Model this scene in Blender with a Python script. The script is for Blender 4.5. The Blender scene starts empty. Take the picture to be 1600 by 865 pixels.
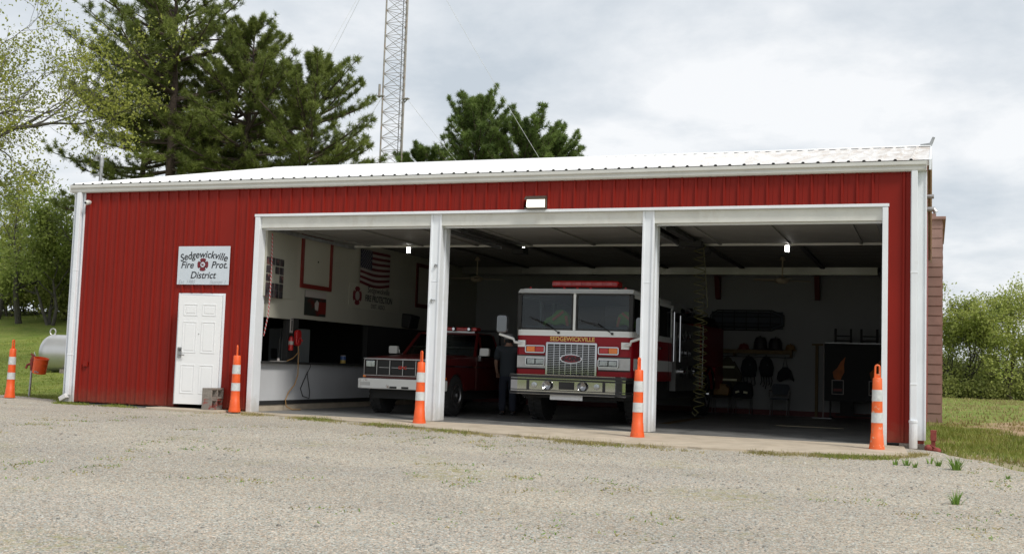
import bpy, bmesh, math, random
import numpy as np
from mathutils import Vector, Matrix
R = math.radians
sc = bpy.context.scene
COL = sc.collection

# ---------------------------------------------------------------- camera
cam_d = bpy.data.cameras.new("camera"); cam = bpy.data.objects.new("camera", cam_d); COL.objects.link(cam)
yaw, pitch, roll = 0.353813388, 0.0775421102, 0.0331920858
cy, sy, cp, sp = math.cos(yaw), math.sin(yaw), math.cos(pitch), math.sin(pitch)
fw = Vector((-sy*cp, cy*cp, sp)); rt = Vector((cy, sy, 0)); up = rt.cross(fw)
r2 = math.cos(roll)*rt + math.sin(roll)*up; u2 = -math.sin(roll)*rt + math.cos(roll)*up
M = Matrix((r2, u2, -fw)).transposed().to_4x4(); M.translation = Vector((11.9169, -18.3417, 1.0088))
cam.matrix_world = M
cam_d.sensor_width = 36; cam_d.lens = 40.1765; cam_d.clip_start = .1; cam_d.clip_end = 3000
sc.camera = cam

# ---------------------------------------------------------------- sky, sun, exposure
SUN_EL, SUN_AZ = R(50), R(119)          # azimuth clockwise from +Y
w = bpy.data.worlds.new("World"); sc.world = w; w.use_nodes = True
nt = w.node_tree; nt.nodes.clear()
def N(nt, t, **k):
    n = nt.nodes.new(t)
    for a, v in k.items(): setattr(n, a, v)
    return n
def L(nt, a, b): nt.links.new(a, b)
out = N(nt, 'ShaderNodeOutputWorld'); bg = N(nt, 'ShaderNodeBackground'); bg.inputs['Strength'].default_value = .1
L(nt, bg.outputs[0], out.inputs[0])
sky = N(nt, 'ShaderNodeTexSky', sky_type='NISHITA', sun_disc=False, sun_elevation=SUN_EL, sun_rotation=SUN_AZ)
tc = N(nt, 'ShaderNodeTexCoord'); sep = N(nt, 'ShaderNodeSeparateXYZ'); L(nt, tc.outputs['Generated'], sep.inputs[0])
zz = N(nt, 'ShaderNodeMath', operation='ADD'); L(nt, sep.outputs[2], zz.inputs[0]); zz.inputs[1].default_value = .28
dv = N(nt, 'ShaderNodeVectorMath', operation='DIVIDE'); L(nt, tc.outputs['Generated'], dv.inputs[0])
cb = N(nt, 'ShaderNodeCombineXYZ')
for i in range(3): L(nt, zz.outputs[0], cb.inputs[i])
L(nt, cb.outputs[0], dv.inputs[1])
n1 = N(nt, 'ShaderNodeTexNoise'); n1.inputs['Scale'].default_value = 2.3; n1.inputs['Detail'].default_value = 9; n1.inputs['Roughness'].default_value = .57
n1.inputs['Distortion'].default_value = .12
mp = N(nt, 'ShaderNodeMapping'); mp.inputs['Location'].default_value = (3.1, .4, 1.3); L(nt, dv.outputs[0], mp.inputs[0]); L(nt, mp.outputs[0], n1.inputs[0])
rp = N(nt, 'ShaderNodeValToRGB'); L(nt, n1.outputs[0], rp.inputs[0])
e = rp.color_ramp.elements
e[0].position = .34; e[0].color = (.53, .585, .64, 1); e[1].position = .62; e[1].color = (.86, .872, .885, 1)
m = e.new(.5); m.color = (.70, .735, .77, 1)
sc8 = N(nt, 'ShaderNodeVectorMath', operation='SCALE'); L(nt, rp.outputs[0], sc8.inputs[0]); sc8.inputs['Scale'].default_value = 10
mx = N(nt, 'ShaderNodeMix', data_type='RGBA'); mx.inputs[0].default_value = .93
L(nt, sky.outputs[0], mx.inputs[6]); L(nt, sc8.outputs[0], mx.inputs[7]); L(nt, mx.outputs[2], bg.inputs[0])
sd = bpy.data.lights.new("sun", 'SUN'); sd.energy = 2.4; sd.angle = R(12); sd.color = (1, .955, .88)
so = bpy.data.objects.new("sun", sd); COL.objects.link(so)
sdir = Vector((math.sin(SUN_AZ)*math.cos(SUN_EL), math.cos(SUN_AZ)*math.cos(SUN_EL), math.sin(SUN_EL)))
so.rotation_euler = sdir.to_track_quat('Z', 'Y').to_euler()
sc.view_settings.view_transform = 'Standard'; sc.view_settings.look = 'None'
sc.view_settings.exposure = .2; sc.view_settings.gamma = 1; sc.view_settings.use_curve_mapping = False

# ---------------------------------------------------------------- materials
def mat(name, col, rough=.6, metal=0., spec=.5, var=0., vscale=4., bump=0., bscale=30., emit=None, estr=0., coat=0., dirt=None, dscale=1.5, dlo=.52, dhi=.75, stretch=(1, 1, 1)):
    m = bpy.data.materials.new(name); m.use_nodes = True; nt = m.node_tree; b = nt.nodes['Principled BSDF']
    c = (*col, 1)
    b.inputs['Base Color'].default_value = c; b.inputs['Roughness'].default_value = rough; b.inputs['Metallic'].default_value = metal
    b.inputs['Specular IOR Level'].default_value = spec; b.inputs['Coat Weight'].default_value = coat
    if emit: b.inputs['Emission Color'].default_value = (*emit, 1); b.inputs['Emission Strength'].default_value = estr
    if var or dirt or bump:
        tc = N(nt, 'ShaderNodeTexCoord'); mp = N(nt, 'ShaderNodeMapping'); mp.inputs['Scale'].default_value = stretch; L(nt, tc.outputs['Object'], mp.inputs[0])
    src = None
    if var:
        n = N(nt, 'ShaderNodeTexNoise'); n.inputs['Scale'].default_value = vscale; n.inputs['Detail'].default_value = 6; L(nt, mp.outputs[0], n.inputs[0])
        r = N(nt, 'ShaderNodeValToRGB'); L(nt, n.outputs[0], r.inputs[0]); r.color_ramp.elements[0].position = .3; r.color_ramp.elements[1].position = .7
        r.color_ramp.elements[0].color = (*[x*(1-var) for x in col], 1); r.color_ramp.elements[1].color = (*[min(1, x*(1+var)) for x in col], 1)
        src = r.outputs[0]
    if dirt:
        n = N(nt, 'ShaderNodeTexNoise'); n.inputs['Scale'].default_value = dscale; n.inputs['Detail'].default_value = 8; n.inputs['Roughness'].default_value = .65; L(nt, mp.outputs[0], n.inputs[0])
        mr = N(nt, 'ShaderNodeMapRange'); L(nt, n.outputs[0], mr.inputs[0]); mr.inputs[1].default_value = dlo; mr.inputs[2].default_value = dhi
        mx = N(nt, 'ShaderNodeMix', data_type='RGBA'); L(nt, mr.outputs[0], mx.inputs[0])
        if src: L(nt, src, mx.inputs[6])
        else: mx.inputs[6].default_value = c
        mx.inputs[7].default_value = (*dirt, 1); src = mx.outputs[2]
    if src: L(nt, src, b.inputs['Base Color'])
    if bump:
        n = N(nt, 'ShaderNodeTexNoise'); n.inputs['Scale'].default_value = bscale; n.inputs['Detail'].default_value = 5; L(nt, mp.outputs[0], n.inputs[0])
        bp = N(nt, 'ShaderNodeBump'); bp.inputs['Strength'].default_value = bump; bp.inputs['Distance'].default_value = .02; L(nt, n.outputs[0], bp.inputs['Height']); L(nt, bp.outputs[0], b.inputs['Normal'])
    return m
def glass(name, tint=(.6, .65, .65), refl=.12):
    m = bpy.data.materials.new(name); m.use_nodes = True; nt = m.node_tree; nt.nodes.remove(nt.nodes['Principled BSDF']); o = nt.nodes['Material Output']
    t = N(nt, 'ShaderNodeBsdfTransparent'); t.inputs[0].default_value = (*tint, 1); g = N(nt, 'ShaderNodeBsdfGlossy'); g.inputs['Roughness'].default_value = .02
    lw = N(nt, 'ShaderNodeLayerWeight'); lw.inputs[0].default_value = .25
    mr = N(nt, 'ShaderNodeMapRange'); L(nt, lw.outputs['Fresnel'], mr.inputs[0]); mr.inputs[3].default_value = refl*.5; mr.inputs[4].default_value = .4
    mx = N(nt, 'ShaderNodeMixShader'); L(nt, mr.outputs[0], mx.inputs[0]); L(nt, t.outputs[0], mx.inputs[1]); L(nt, g.outputs[0], mx.inputs[2]); L(nt, mx.outputs[0], o.inputs[0])
    return m
def leafmat(name, a, b, trans=.3, bvar=.5):
    m = bpy.data.materials.new(name); m.use_nodes = True; nt = m.node_tree; p = nt.nodes['Principled BSDF']; o = nt.nodes['Material Output']
    g = N(nt, 'ShaderNodeNewGeometry'); tc = N(nt, 'ShaderNodeTexCoord'); n = N(nt, 'ShaderNodeTexNoise'); n.inputs['Scale'].default_value = .9; n.inputs['Detail'].default_value = 3; L(nt, tc.outputs['Object'], n.inputs[0])
    ma = N(nt, 'ShaderNodeMath', operation='MULTIPLY_ADD'); L(nt, g.outputs['Random Per Island'], ma.inputs[0]); ma.inputs[1].default_value = bvar
    mm = N(nt, 'ShaderNodeMath', operation='MULTIPLY_ADD'); L(nt, n.outputs[0], mm.inputs[0]); mm.inputs[1].default_value = 1.6; mm.inputs[2].default_value = -.8 + (1-bvar)*.5; L(nt, mm.outputs[0], ma.inputs[2])
    r = N(nt, 'ShaderNodeValToRGB'); L(nt, ma.outputs[0], r.inputs[0]); r.color_ramp.elements[0].color = (*a, 1); r.color_ramp.elements[1].color = (*b, 1)
    L(nt, r.outputs[0], p.inputs['Base Color']); p.inputs['Roughness'].default_value = .55; p.inputs['Specular IOR Level'].default_value = .3
    t = N(nt, 'ShaderNodeBsdfTranslucent'); L(nt, r.outputs[0], t.inputs[0]); mx = N(nt, 'ShaderNodeMixShader'); mx.inputs[0].default_value = trans
    L(nt, p.outputs[0], mx.inputs[1]); L(nt, t.outputs[0], mx.inputs[2]); L(nt, mx.outputs[0], o.inputs[0])
    return m

K = {}
K['red_wall'] = mat('red_metal_siding', (.225, .015, .009), .45, spec=.16, var=.10, vscale=.6, dirt=(.21, .018, .011), dscale=.9, dlo=.58, dhi=.95)
K['white'] = mat('white_painted_metal', (.78, .81, .85), .4, var=.04, vscale=2, dirt=(.55, .55, .52), dscale=1.7, dlo=.6, dhi=.95)
K['white_dirty'] = mat('weathered_white_panel', (.66, .66, .62), .5, var=.06, vscale=3, dirt=(.45, .43, .38), dscale=2, dlo=.55, dhi=.9)
K['door'] = mat('white_door_paint', (.8, .81, .82), .35, dirt=(.6, .6, .6), dscale=4, dlo=.62, dhi=.95)
K['roof'] = mat('white_roof_sheet', (.82, .82, .81), .35, var=.03, vscale=1)
K['gutter'] = mat('grey_white_gutter', (.6, .6, .57), .4, var=.05, vscale=3)
K['black'] = mat('black_rubber', (.012, .012, .012), .6)
K['dark'] = mat('dark_matte', (.02, .02, .02), .85)
K['chrome'] = mat('chrome', (.46, .46, .47), .06, 1)
K['steel'] = mat('brushed_steel', (.36, .36, .36), .35, 1, var=.1, vscale=8)
K['galv'] = mat('galvanised_steel', (.4, .41, .42), .5, .8, var=.2, vscale=9)
K['concrete'] = mat('concrete', (.47, .40, .31), .85, var=.12, vscale=3, bump=.3, bscale=60, dirt=(.34, .28, .20), dscale=1.8)
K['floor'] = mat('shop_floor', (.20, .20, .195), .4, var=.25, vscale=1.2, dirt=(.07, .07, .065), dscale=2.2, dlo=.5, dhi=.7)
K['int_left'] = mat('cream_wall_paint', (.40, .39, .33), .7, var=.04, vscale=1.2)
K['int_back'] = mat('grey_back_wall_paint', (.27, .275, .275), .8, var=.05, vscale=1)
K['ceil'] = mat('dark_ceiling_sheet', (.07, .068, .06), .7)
K['low'] = mat('grey_white_low_wall', (.52, .53, .55), .6, var=.05, vscale=2)
K['orange'] = mat('orange_plastic', (.78, .105, .016), .5, var=.08, vscale=8, dirt=(.38, .085, .03), dscale=9, dlo=.56, dhi=.8)
K['orange_old'] = mat('scuffed_orange_plastic', (.76, .13, .025), .5, dirt=(.60, .42, .30), dscale=11, dlo=.58, dhi=.64)
K['band'] = mat('reflective_band', (.58, .6, .6), .45, var=.12, vscale=14, dirt=(.4, .4, .38), dscale=9)
K['block'] = mat('cinder_block', (.27, .24, .21), .95, var=.2, vscale=25, bump=.8, bscale=90)
K['block_red'] = mat('cinder_block_with_red_paint', (.25, .225, .2), .95, bump=.8, bscale=90, dirt=(.30, .06, .045), dscale=5, dlo=.5, dhi=.58)
K['truckred'] = mat('fire_engine_red', (.25, .002, .009), .38, spec=.25, coat=.08)
K['truckwhite'] = mat('fire_engine_white', (.72, .73, .72), .3, coat=.4)
K['pickred'] = mat('faded_red_truck_paint', (.085, .004, .004), .4, coat=.1, var=.15, vscale=4)
K['pwhite'] = mat('chipped_white_bumper', (.62, .62, .6), .45, dirt=(.2, .12, .08), dscale=6, dlo=.62, dhi=.7)
K['glass'] = glass('window_glass', (.66, .71, .72), .06)
K['dglass'] = glass('dark_side_glass', (.10, .11, .11), .12)
K['amber'] = mat('amber_lens', (.75, .18, .01), .2, emit=(.8, .2, .01), estr=.02, coat=.5)
K['redlens'] = mat('red_lens', (.45, .008, .008), .25, coat=.3)
K['lamp'] = mat('headlamp_glass', (.34, .36, .37), .12, .7, var=.3, vscale=20)
K['gold'] = mat('gold_leaf', (.72, .45, .13), .4)
K['tyre'] = mat('tyre_rubber', (.018, .018, .018), .85, bump=.4, bscale=40)
K['ink'] = mat('black_lettering', (.02, .02, .025), .6)
K['signwhite'] = mat('sign_white', (.60, .66, .72), .45, var=.03)
K['maroon'] = mat('maroon_emblem', (.16, .01, .02), .5)
K['tank'] = mat('silver_tank_paint', (.56, .56, .57), .32, .55, var=.08, vscale=2, dirt=(.32, .24, .19), dscale=2.0, dlo=.62, dhi=.9)
K['bark'] = mat('pine_bark', (.085, .062, .05), .95, var=.35, vscale=12, bump=.6, bscale=20)
K['bark2'] = mat('grey_bark', (.085, .078, .066), .95, var=.35, vscale=12, bump=.6, bscale=20)
K['tower'] = mat('weathered_tower_steel', (.36, .34, .31), .6, .3, var=.2, vscale=6, dirt=(.34, .19, .11), dscale=5, dlo=.5, dhi=.75)
K['pine'] = leafmat('pine_needles', (.065, .10, .022), (.31, .36, .09), .38)
K['pine2'] = leafmat('white_pine_needles', (.055, .10, .025), (.27, .36, .095), .38)
K['leaf'] = leafmat('young_oak_leaves', (.15, .18, .03), (.42, .44, .09), .4)
K['leafd'] = leafmat('dense_green_leaves', (.14, .20, .04), (.44, .50, .14), .5)
K['leafy'] = leafmat('yellow_green_leaves', (.20, .26, .05), (.52, .55, .16), .45)
K['bush'] = leafmat('undergrowth_leaves', (.13, .17, .04), (.40, .42, .13), .5)
K['blade'] = leafmat('grass_blades', (.12, .18, .028), (.36, .38, .095), .35)
K['dry'] = leafmat('dry_grass_blades', (.20, .18, .06), (.46, .39, .18), .3)
K['weed'] = leafmat('weed_blades', (.10, .20, .03), (.26, .40, .08), .3)
K['brown'] = mat('brown_lap_siding', (.30, .185, .155), .85, var=.1, vscale=3, dirt=(.22, .125, .105), dscale=1.2)
K['vest'] = mat('high_visibility_cloth', (.15, .34, .04), .8)
K['vesto'] = mat('orange_reflective_tape', (.6, .14, .06), .6)
K['seat'] = mat('grey_seat_cloth', (.06, .07, .085), .8)
K['skin'] = mat('skin', (.38, .22, .16), .55)
K['shirt'] = mat('dark_navy_shirt', (.038, .047, .056), .9)
K['jean'] = mat('dark_jeans', (.02, .025, .04), .9)
K['cap'] = mat('pale_cap_cloth', (.3, .3, .31), .85)
K['wood'] = mat('yellowish_wood', (.13, .085, .03), .7, var=.2, vscale=6)
K['darkred'] = mat('dark_red_paint', (.10, .012, .01), .6)
K['boardred'] = mat('red_board_frame', (.16, .014, .01), .5)
K['boardw'] = mat('whiteboard', (.44, .43, .36), .4)
K['fl_red'] = mat('flag_red', (.12, .012, .02), .8); K['fl_white'] = mat('flag_white', (.38, .35, .33), .8); K['fl_blue'] = mat('flag_blue', (.018, .022, .05), .8)
K['photo'] = mat('photo_print', (.045, .04, .045), .4, var=.9, vscale=9, dirt=(.24, .10, .09), dscale=8, dlo=.55, dhi=.66)
_n = K['photo'].node_tree; _oi = N(_n, 'ShaderNodeObjectInfo'); _mp = [q for q in _n.nodes if q.type == 'MAPPING'][0]; _sc = N(_n, 'ShaderNodeMath', operation='MULTIPLY'); L(_n, _oi.outputs['Random'], _sc.inputs[0]); _sc.inputs[1].default_value = 50; L(_n, _sc.outputs[0], _mp.inputs['Location'])
K['poster'] = mat('poster_print', (.025, .03, .025), .4, dirt=(.10, .012, .01), dscale=3, dlo=.55, dhi=.62)
K['tan'] = mat('tan_turnout_cloth', (.06, .055, .03), .9); K['refl'] = mat('pale_reflective_tape', (.65, .65, .45), .5)
K['pack'] = mat('dark_pack_nylon', (.010, .013, .016), .85)
K['helm'] = mat('dark_helmet_shell', (.02, .018, .018), .5); K['helmo'] = mat('ochre_helmet_shell', (.22, .12, .03), .5); K['helmr'] = mat('red_helmet_shell', (.16, .02, .015), .4)
K['yhose'] = mat('yellow_air_hose', (.06, .056, .014), .5)
K['fan'] = mat('tan_fan_blade', (.30, .25, .17), .5)
K['bulb'] = mat('glowing_lamp', (1, 1, 1), .4, emit=(1, .97, .9), estr=9)
K['flood'] = mat('glowing_flood_lens', (1, 1, 1), .4, emit=(1, .90, .70), estr=1.5)
K['bronze'] = mat('bronze_lamp_housing', (.06, .045, .035), .5)
K['extred'] = mat('extinguisher_red', (.42, .015, .015), .3, coat=.3)
K['ropew'] = mat('white_rope', (.55, .5, .5), .8); K['roper'] = mat('red_rope', (.45, .03, .03), .8)
K['cord'] = mat('tan_cord', (.30, .17, .06), .6)
K['blue'] = mat('blue_label', (.04, .09, .25), .4); K['yellow'] = mat('yellow_label', (.5, .35, .08), .5)
K['flame'] = mat('flame_orange_print', (.42, .11, .012), .6, var=.4, vscale=5); K['banner'] = mat('dark_banner', (.010, .011, .012), .7)
K['rust'] = mat('rusty_red_paint', (.22, .045, .035), .8, var=.3, vscale=20)
K['plate'] = mat('tread_plate', (.55, .56, .57), .3, .8, bump=.5, bscale=70)
K['door_under'] = mat('overhead_door_underside', (.24, .235, .22), .6, var=.08, vscale=3)
K['wire'] = mat('pale_wire', (.62, .63, .64), .5)
K['line'] = mat('painted_sunlit_floor_strip', (.62, .54, .36), .5)  # pale yellowish colour stands in for sunlight falling on the floor
K['duct'] = mat('dull_sheet_duct', (.40, .40, .38), .30, .9, var=.15, vscale=2)
K['fridge'] = mat('grey_fridge_panel', (.22, .24, .25), .4, .3)

def splash(mname, z0, z1, col, amt, sc_=7):
    nt = K[mname].node_tree; b = nt.nodes['Principled BSDF']; src = b.inputs['Base Color'].links[0].from_socket
    tc = N(nt, 'ShaderNodeTexCoord'); sp = N(nt, 'ShaderNodeSeparateXYZ'); L(nt, tc.outputs['Object'], sp.inputs[0])
    n = N(nt, 'ShaderNodeTexNoise'); n.inputs['Scale'].default_value = sc_; n.inputs['Detail'].default_value = 7; n.inputs['Roughness'].default_value = .7; L(nt, tc.outputs['Object'], n.inputs[0])
    ad = N(nt, 'ShaderNodeMath', operation='MULTIPLY_ADD'); L(nt, n.outputs[0], ad.inputs[0]); ad.inputs[1].default_value = (z1-z0)*1.6; ad.inputs[2].default_value = -(z1-z0)*.8
    a2 = N(nt, 'ShaderNodeMath', operation='ADD'); L(nt, sp.outputs[2], a2.inputs[0]); L(nt, ad.outputs[0], a2.inputs[1])
    mr = N(nt, 'ShaderNodeMapRange'); L(nt, a2.outputs[0], mr.inputs[0]); mr.inputs[1].default_value = z0; mr.inputs[2].default_value = z1; mr.inputs[3].default_value = amt; mr.inputs[4].default_value = 0
    mx = N(nt, 'ShaderNodeMix', data_type='RGBA'); L(nt, mr.outputs[0], mx.inputs[0]); L(nt, src, mx.inputs[6]); mx.inputs[7].default_value = (*col, 1); L(nt, mx.outputs[2], b.inputs['Base Color'])
splash('red_wall', .02, .36, (.18, .085, .055), .45, 11); splash('white', .0, .35, (.45, .40, .33), .6)
def streaks(mname, col, amt, lo, hi, sx=9, sz=.35):
    nt = K[mname].node_tree; b = nt.nodes['Principled BSDF']; src = b.inputs['Base Color'].links[0].from_socket
    tc = N(nt, 'ShaderNodeTexCoord'); mp = N(nt, 'ShaderNodeMapping'); mp.inputs['Scale'].default_value = (sx, sx, sz); L(nt, tc.outputs['Object'], mp.inputs[0])
    n = N(nt, 'ShaderNodeTexNoise'); n.inputs['Scale'].default_value = 1; n.inputs['Detail'].default_value = 6; n.inputs['Roughness'].default_value = .65; L(nt, mp.outputs[0], n.inputs[0])
    mr = N(nt, 'ShaderNodeMapRange'); L(nt, n.outputs[0], mr.inputs[0]); mr.inputs[1].default_value = lo; mr.inputs[2].default_value = hi; mr.inputs[4].default_value = amt
    mx = N(nt, 'ShaderNodeMix', data_type='RGBA'); L(nt, mr.outputs[0], mx.inputs[0]); L(nt, src, mx.inputs[6]); mx.inputs[7].default_value = (*col, 1); L(nt, mx.outputs[2], b.inputs['Base Color'])
streaks('white', (.56, .52, .46), .28, .58, .80, 14, .5); streaks('red_wall', (.19, .016, .011), .35, .48, .75, 5, .25); streaks('white_dirty', (.46, .40, .32), .5, .55, .8, 4, 1.5)

# ---------------------------------------------------------------- geometry collector
class MB:
    def __init__(s): s.v = []; s.f = []; s.m = []; s.cur = 0
    def add(s, vs, fs):
        o = len(s.v); s.v += [tuple(v) for v in vs]; s.f += [tuple(i+o for i in f) for f in fs]; s.m += [s.cur]*len(fs); return s
    def box(s, x0, x1, y0, y1, z0, z1):
        return s.add([(x0,y0,z0),(x1,y0,z0),(x1,y1,z0),(x0,y1,z0),(x0,y0,z1),(x1,y0,z1),(x1,y1,z1),(x0,y1,z1)],
            [(0,3,2,1),(4,5,6,7),(0,1,5,4),(1,2,6,5),(2,3,7,6),(3,0,4,7)])
    def obox(s, c, size, rot):
        m = Matrix.Translation(c) @ rot.to_4x4(); a, b, d = size[0]/2, size[1]/2, size[2]/2; t = MB().box(-a, a, -b, b, -d, d)
        return s.add([m @ Vector(v) for v in t.v], t.f)
    def prism(s, pts, axis, a, b):
        """polygon pts (2D) extruded along axis: 'x' pts=(y,z), 'y' pts=(x,z), 'z' pts=(x,y)"""
        n = len(pts)
        def P(p, t): return {'x': (t, p[0], p[1]), 'y': (p[0], t, p[1]), 'z': (p[0], p[1], t)}[axis]
        return s.add([P(p, a) for p in pts]+[P(p, b) for p in pts], [tuple(range(n)), tuple(range(2*n-1, n-1, -1))]+[(i, i+n, (i+1) % n+n, (i+1) % n) for i in range(n)])
    def tube(s, path, r, n=8, closed=False, cap=True):
        path = [Vector(p) for p in path]; k = len(path); rr = r if isinstance(r, (list, tuple)) else [r]*k
        vs = []; fs = []; ref = None
        for i, p in enumerate(path):
            if closed: d = path[(i+1) % k]-path[i-1]
            else: d = path[min(i+1, k-1)]-path[max(i-1, 0)]
            d = d.normalized() if d.length > 1e-9 else Vector((0, 0, 1))
            if ref is None: ref = d.orthogonal().normalized()
            ref = (ref - d*ref.dot(d)); ref = ref.normalized() if ref.length > 1e-6 else d.orthogonal().normalized()
            b = d.cross(ref)
            for j in range(n):
                a = 2*math.pi*j/n; vs.append(p+rr[i]*(math.cos(a)*ref+math.sin(a)*b))
        for i in range(k if closed else k-1):
            i2 = (i+1) % k
            for j in range(n): fs.append((i*n+j, i*n+(j+1) % n, i2*n+(j+1) % n, i2*n+j))
        if cap and not closed: fs += [tuple(range(n-1, -1, -1)), tuple(range((k-1)*n, k*n))]
        return s.add(vs, fs)
    def cyl(s, a, b, r, n=16): return s.tube([a, b], r, n)
    def lathe(s, prof, c=(0, 0, 0), n=20, axis='z'):
        vs = []; fs = []
        for (r, h) in prof:
            for j in range(n):
                a = 2*math.pi*j/n; x, y = r*math.cos(a), r*math.sin(a)
                v = (x, y, h) if axis == 'z' else ((h, x, y) if axis == 'x' else (y, h, x)); vs.append((v[0]+c[0], v[1]+c[1], v[2]+c[2]))
        k = len(prof)
        for i in range(k-1):
            for j in range(n): fs.append((i*n+j, i*n+(j+1) % n, (i+1)*n+(j+1) % n, (i+1)*n+j))
        if prof[0][0] > 1e-6: fs.append(tuple(range(n-1, -1, -1)))
        if prof[-1][0] > 1e-6: fs.append(tuple(range((k-1)*n, k*n)))
        return s.add(vs, fs)
    def ball(s, c, r, n=12, k=8):
        r = r if isinstance(r, (tuple, list)) else (r, r, r); pr = [(math.sin(math.pi*i/k), -math.cos(math.pi*i/k)) for i in range(k+1)]
        t = MB().lathe([(max(a, 1e-7), b) for a, b in pr], n=n); return s.add([(c[0]+v[0]*r[0], c[1]+v[1]*r[1], c[2]+v[2]*r[2]) for v in t.v], t.f)
    def xf(s, m): s.v = [tuple(m @ Vector(v)) for v in s.v]; return s
    def build(s, name, mats, parent=None, bevel=0, smooth=False, loc=None):
        me = bpy.data.meshes.new(name); me.from_pydata(s.v, [], s.f); me.validate(); me.update()
        bm = bmesh.new(); bm.from_mesh(me); bmesh.ops.recalc_face_normals(bm, faces=bm.faces[:]); bm.to_mesh(me); bm.free()
        mats = mats if isinstance(mats, (list, tuple)) else [mats]
        for q in mats: me.materials.append(K[q] if isinstance(q, str) else q)
        if len(mats) > 1 and len(me.polygons) == len(s.m): me.polygons.foreach_set('material_index', s.m)
        if smooth: me.polygons.foreach_set('use_smooth', [True]*len(me.polygons)); me.set_sharp_from_angle(angle=R(42))
        o = bpy.data.objects.new(name, me); COL.objects.link(o)
        if parent: o.parent = parent
        if loc: o.location = loc
        if bevel:
            b = o.modifiers.new('bevel', 'BEVEL'); b.width = bevel; b.segments = 2; b.limit_method = 'ANGLE'; b.angle_limit = R(35)
        return o
def tag(o, label, cat, group=None, kind=None):
    if label: o['label'] = label
    if cat: o['category'] = cat
    if group: o['group'] = group
    if kind: o['kind'] = kind
    return o
def thing(name, label, cat, loc=(0, 0, 0), rz=0, group=None):
    o = bpy.data.objects.new(name, None); COL.objects.link(o); o.empty_display_size = .2; o.location = loc; o.rotation_euler = (0, 0, rz)
    return tag(o, label, cat, group)
def dup(root, loc, rz=None, label=None, group=None, parent=None, scale=None):
    r = root.copy(); COL.objects.link(r)
    if parent is not None: r.parent = parent
    elif loc is not None: r.location = loc
    if rz is not None: r.rotation_euler = (0, 0, rz)
    if label: r['label'] = label
    if group: r['group'] = group
    if scale: r.scale = scale
    for ch in list(root.children): dup(ch, None, parent=r)
    return r
def smesh(name, vs, fs, m, parent=None):
    """fast mesh of many tris / quads from numpy arrays"""
    vs = np.asarray(vs, np.float32).reshape(-1, 3); fs = np.asarray(fs, np.int32); k = fs.shape[1]
    me = bpy.data.meshes.new(name); me.vertices.add(len(vs)); me.vertices.foreach_set('co', vs.ravel())
    me.loops.add(fs.size); me.loops.foreach_set('vertex_index', fs.ravel()); me.polygons.add(len(fs))
    me.polygons.foreach_set('loop_start', np.arange(0, fs.size, k, dtype=np.int32)); me.polygons.foreach_set('loop_total', np.full(len(fs), k, np.int32))
    me.update(calc_edges=True); me.materials.append(K[m]); o = bpy.data.objects.new(name, me); COL.objects.link(o)
    if parent: o.parent = parent
    return o
def text(s, size, shear=0., depth=.002, align='CENTER', bend=None, offset=0., stretch=1.):
    """lettering as a mesh collector in the local XZ plane, facing -Y"""
    cu = bpy.data.curves.new('t', 'FONT'); cu.body = s; cu.size = size; cu.shear = shear; cu.align_x = align; cu.align_y = 'CENTER'; cu.extrude = depth; cu.offset = offset; cu.resolution_u = 4
    o = bpy.data.objects.new('t', cu); COL.objects.link(o); bpy.context.view_layer.update()
    me = bpy.data.meshes.new_from_object(o.evaluated_get(bpy.context.evaluated_depsgraph_get())); m = MB()
    vs = []
    for v in me.vertices:
        x, y, z = v.co; x *= stretch
        if bend: a = x/bend; x, y = (bend+y)*math.sin(a), (bend+y)*math.cos(a)-bend
        vs.append((x, -z, y))
    m.add(vs, [tuple(p.vertices) for p in me.polygons]); bpy.data.objects.remove(o); bpy.data.curves.remove(cu); bpy.data.meshes.remove(me); return m
def moved(m, x=0, y=0, z=0): m.v = [(a+x, b+y, c+z) for a, b, c in m.v]; return m
def maltese(r, d=.004):
    pts = []
    for k in range(4):
        a0 = k*math.pi/2+math.pi/2
        for da, rr in ((-45, .66), (-31, .68), (-37, .94), (-18, 1.0), (0, .97), (18, 1.0), (37, .94), (31, .68)):
            a = a0+R(da); pts.append((rr*r*math.cos(a), rr*r*math.sin(a)))
    n = len(pts); m = MB()
    vs = [(x, 0, z) for x, z in pts]+[(x, -d, z) for x, z in pts]+[(0, 0, 0), (0, -d, 0)]
    fs = [(i, (i+1) % n, (i+1) % n+n, i+n) for i in range(n)]+[(2*n+1, i+n, (i+1) % n+n) for i in range(n)]+[(2*n, (i+1) % n, i) for i in range(n)]
    return m.add(vs, fs)
def disc(r, y, d=.003, n=24): return MB().cyl((0, y, 0), (0, y-d, 0), r, n)
def ground_z(x, y):
    """gravel lot height"""
    return -.02 - .02*min(max(-y, 0), 2.3) - .03*min(max(-y-2.3, 0), 21)
def sstep(t): t = min(max(t, 0), 1); return t*t*(3-2*t)
def land_z(x, y):
    u = min(max((y-1.5)/24, 0), 1.25); mk = sstep((-3.5-x)/7)
    h = 2.25*(u**1.6)*mk
    r = sstep((x-9)/4)*(-.1 - .1*sstep((y-30)/45))
    base = -.05 if y > -1 else (ground_z(x, y)-.05 if y > -23 else ground_z(x, -23)-.05)
    return base + h + r

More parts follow.
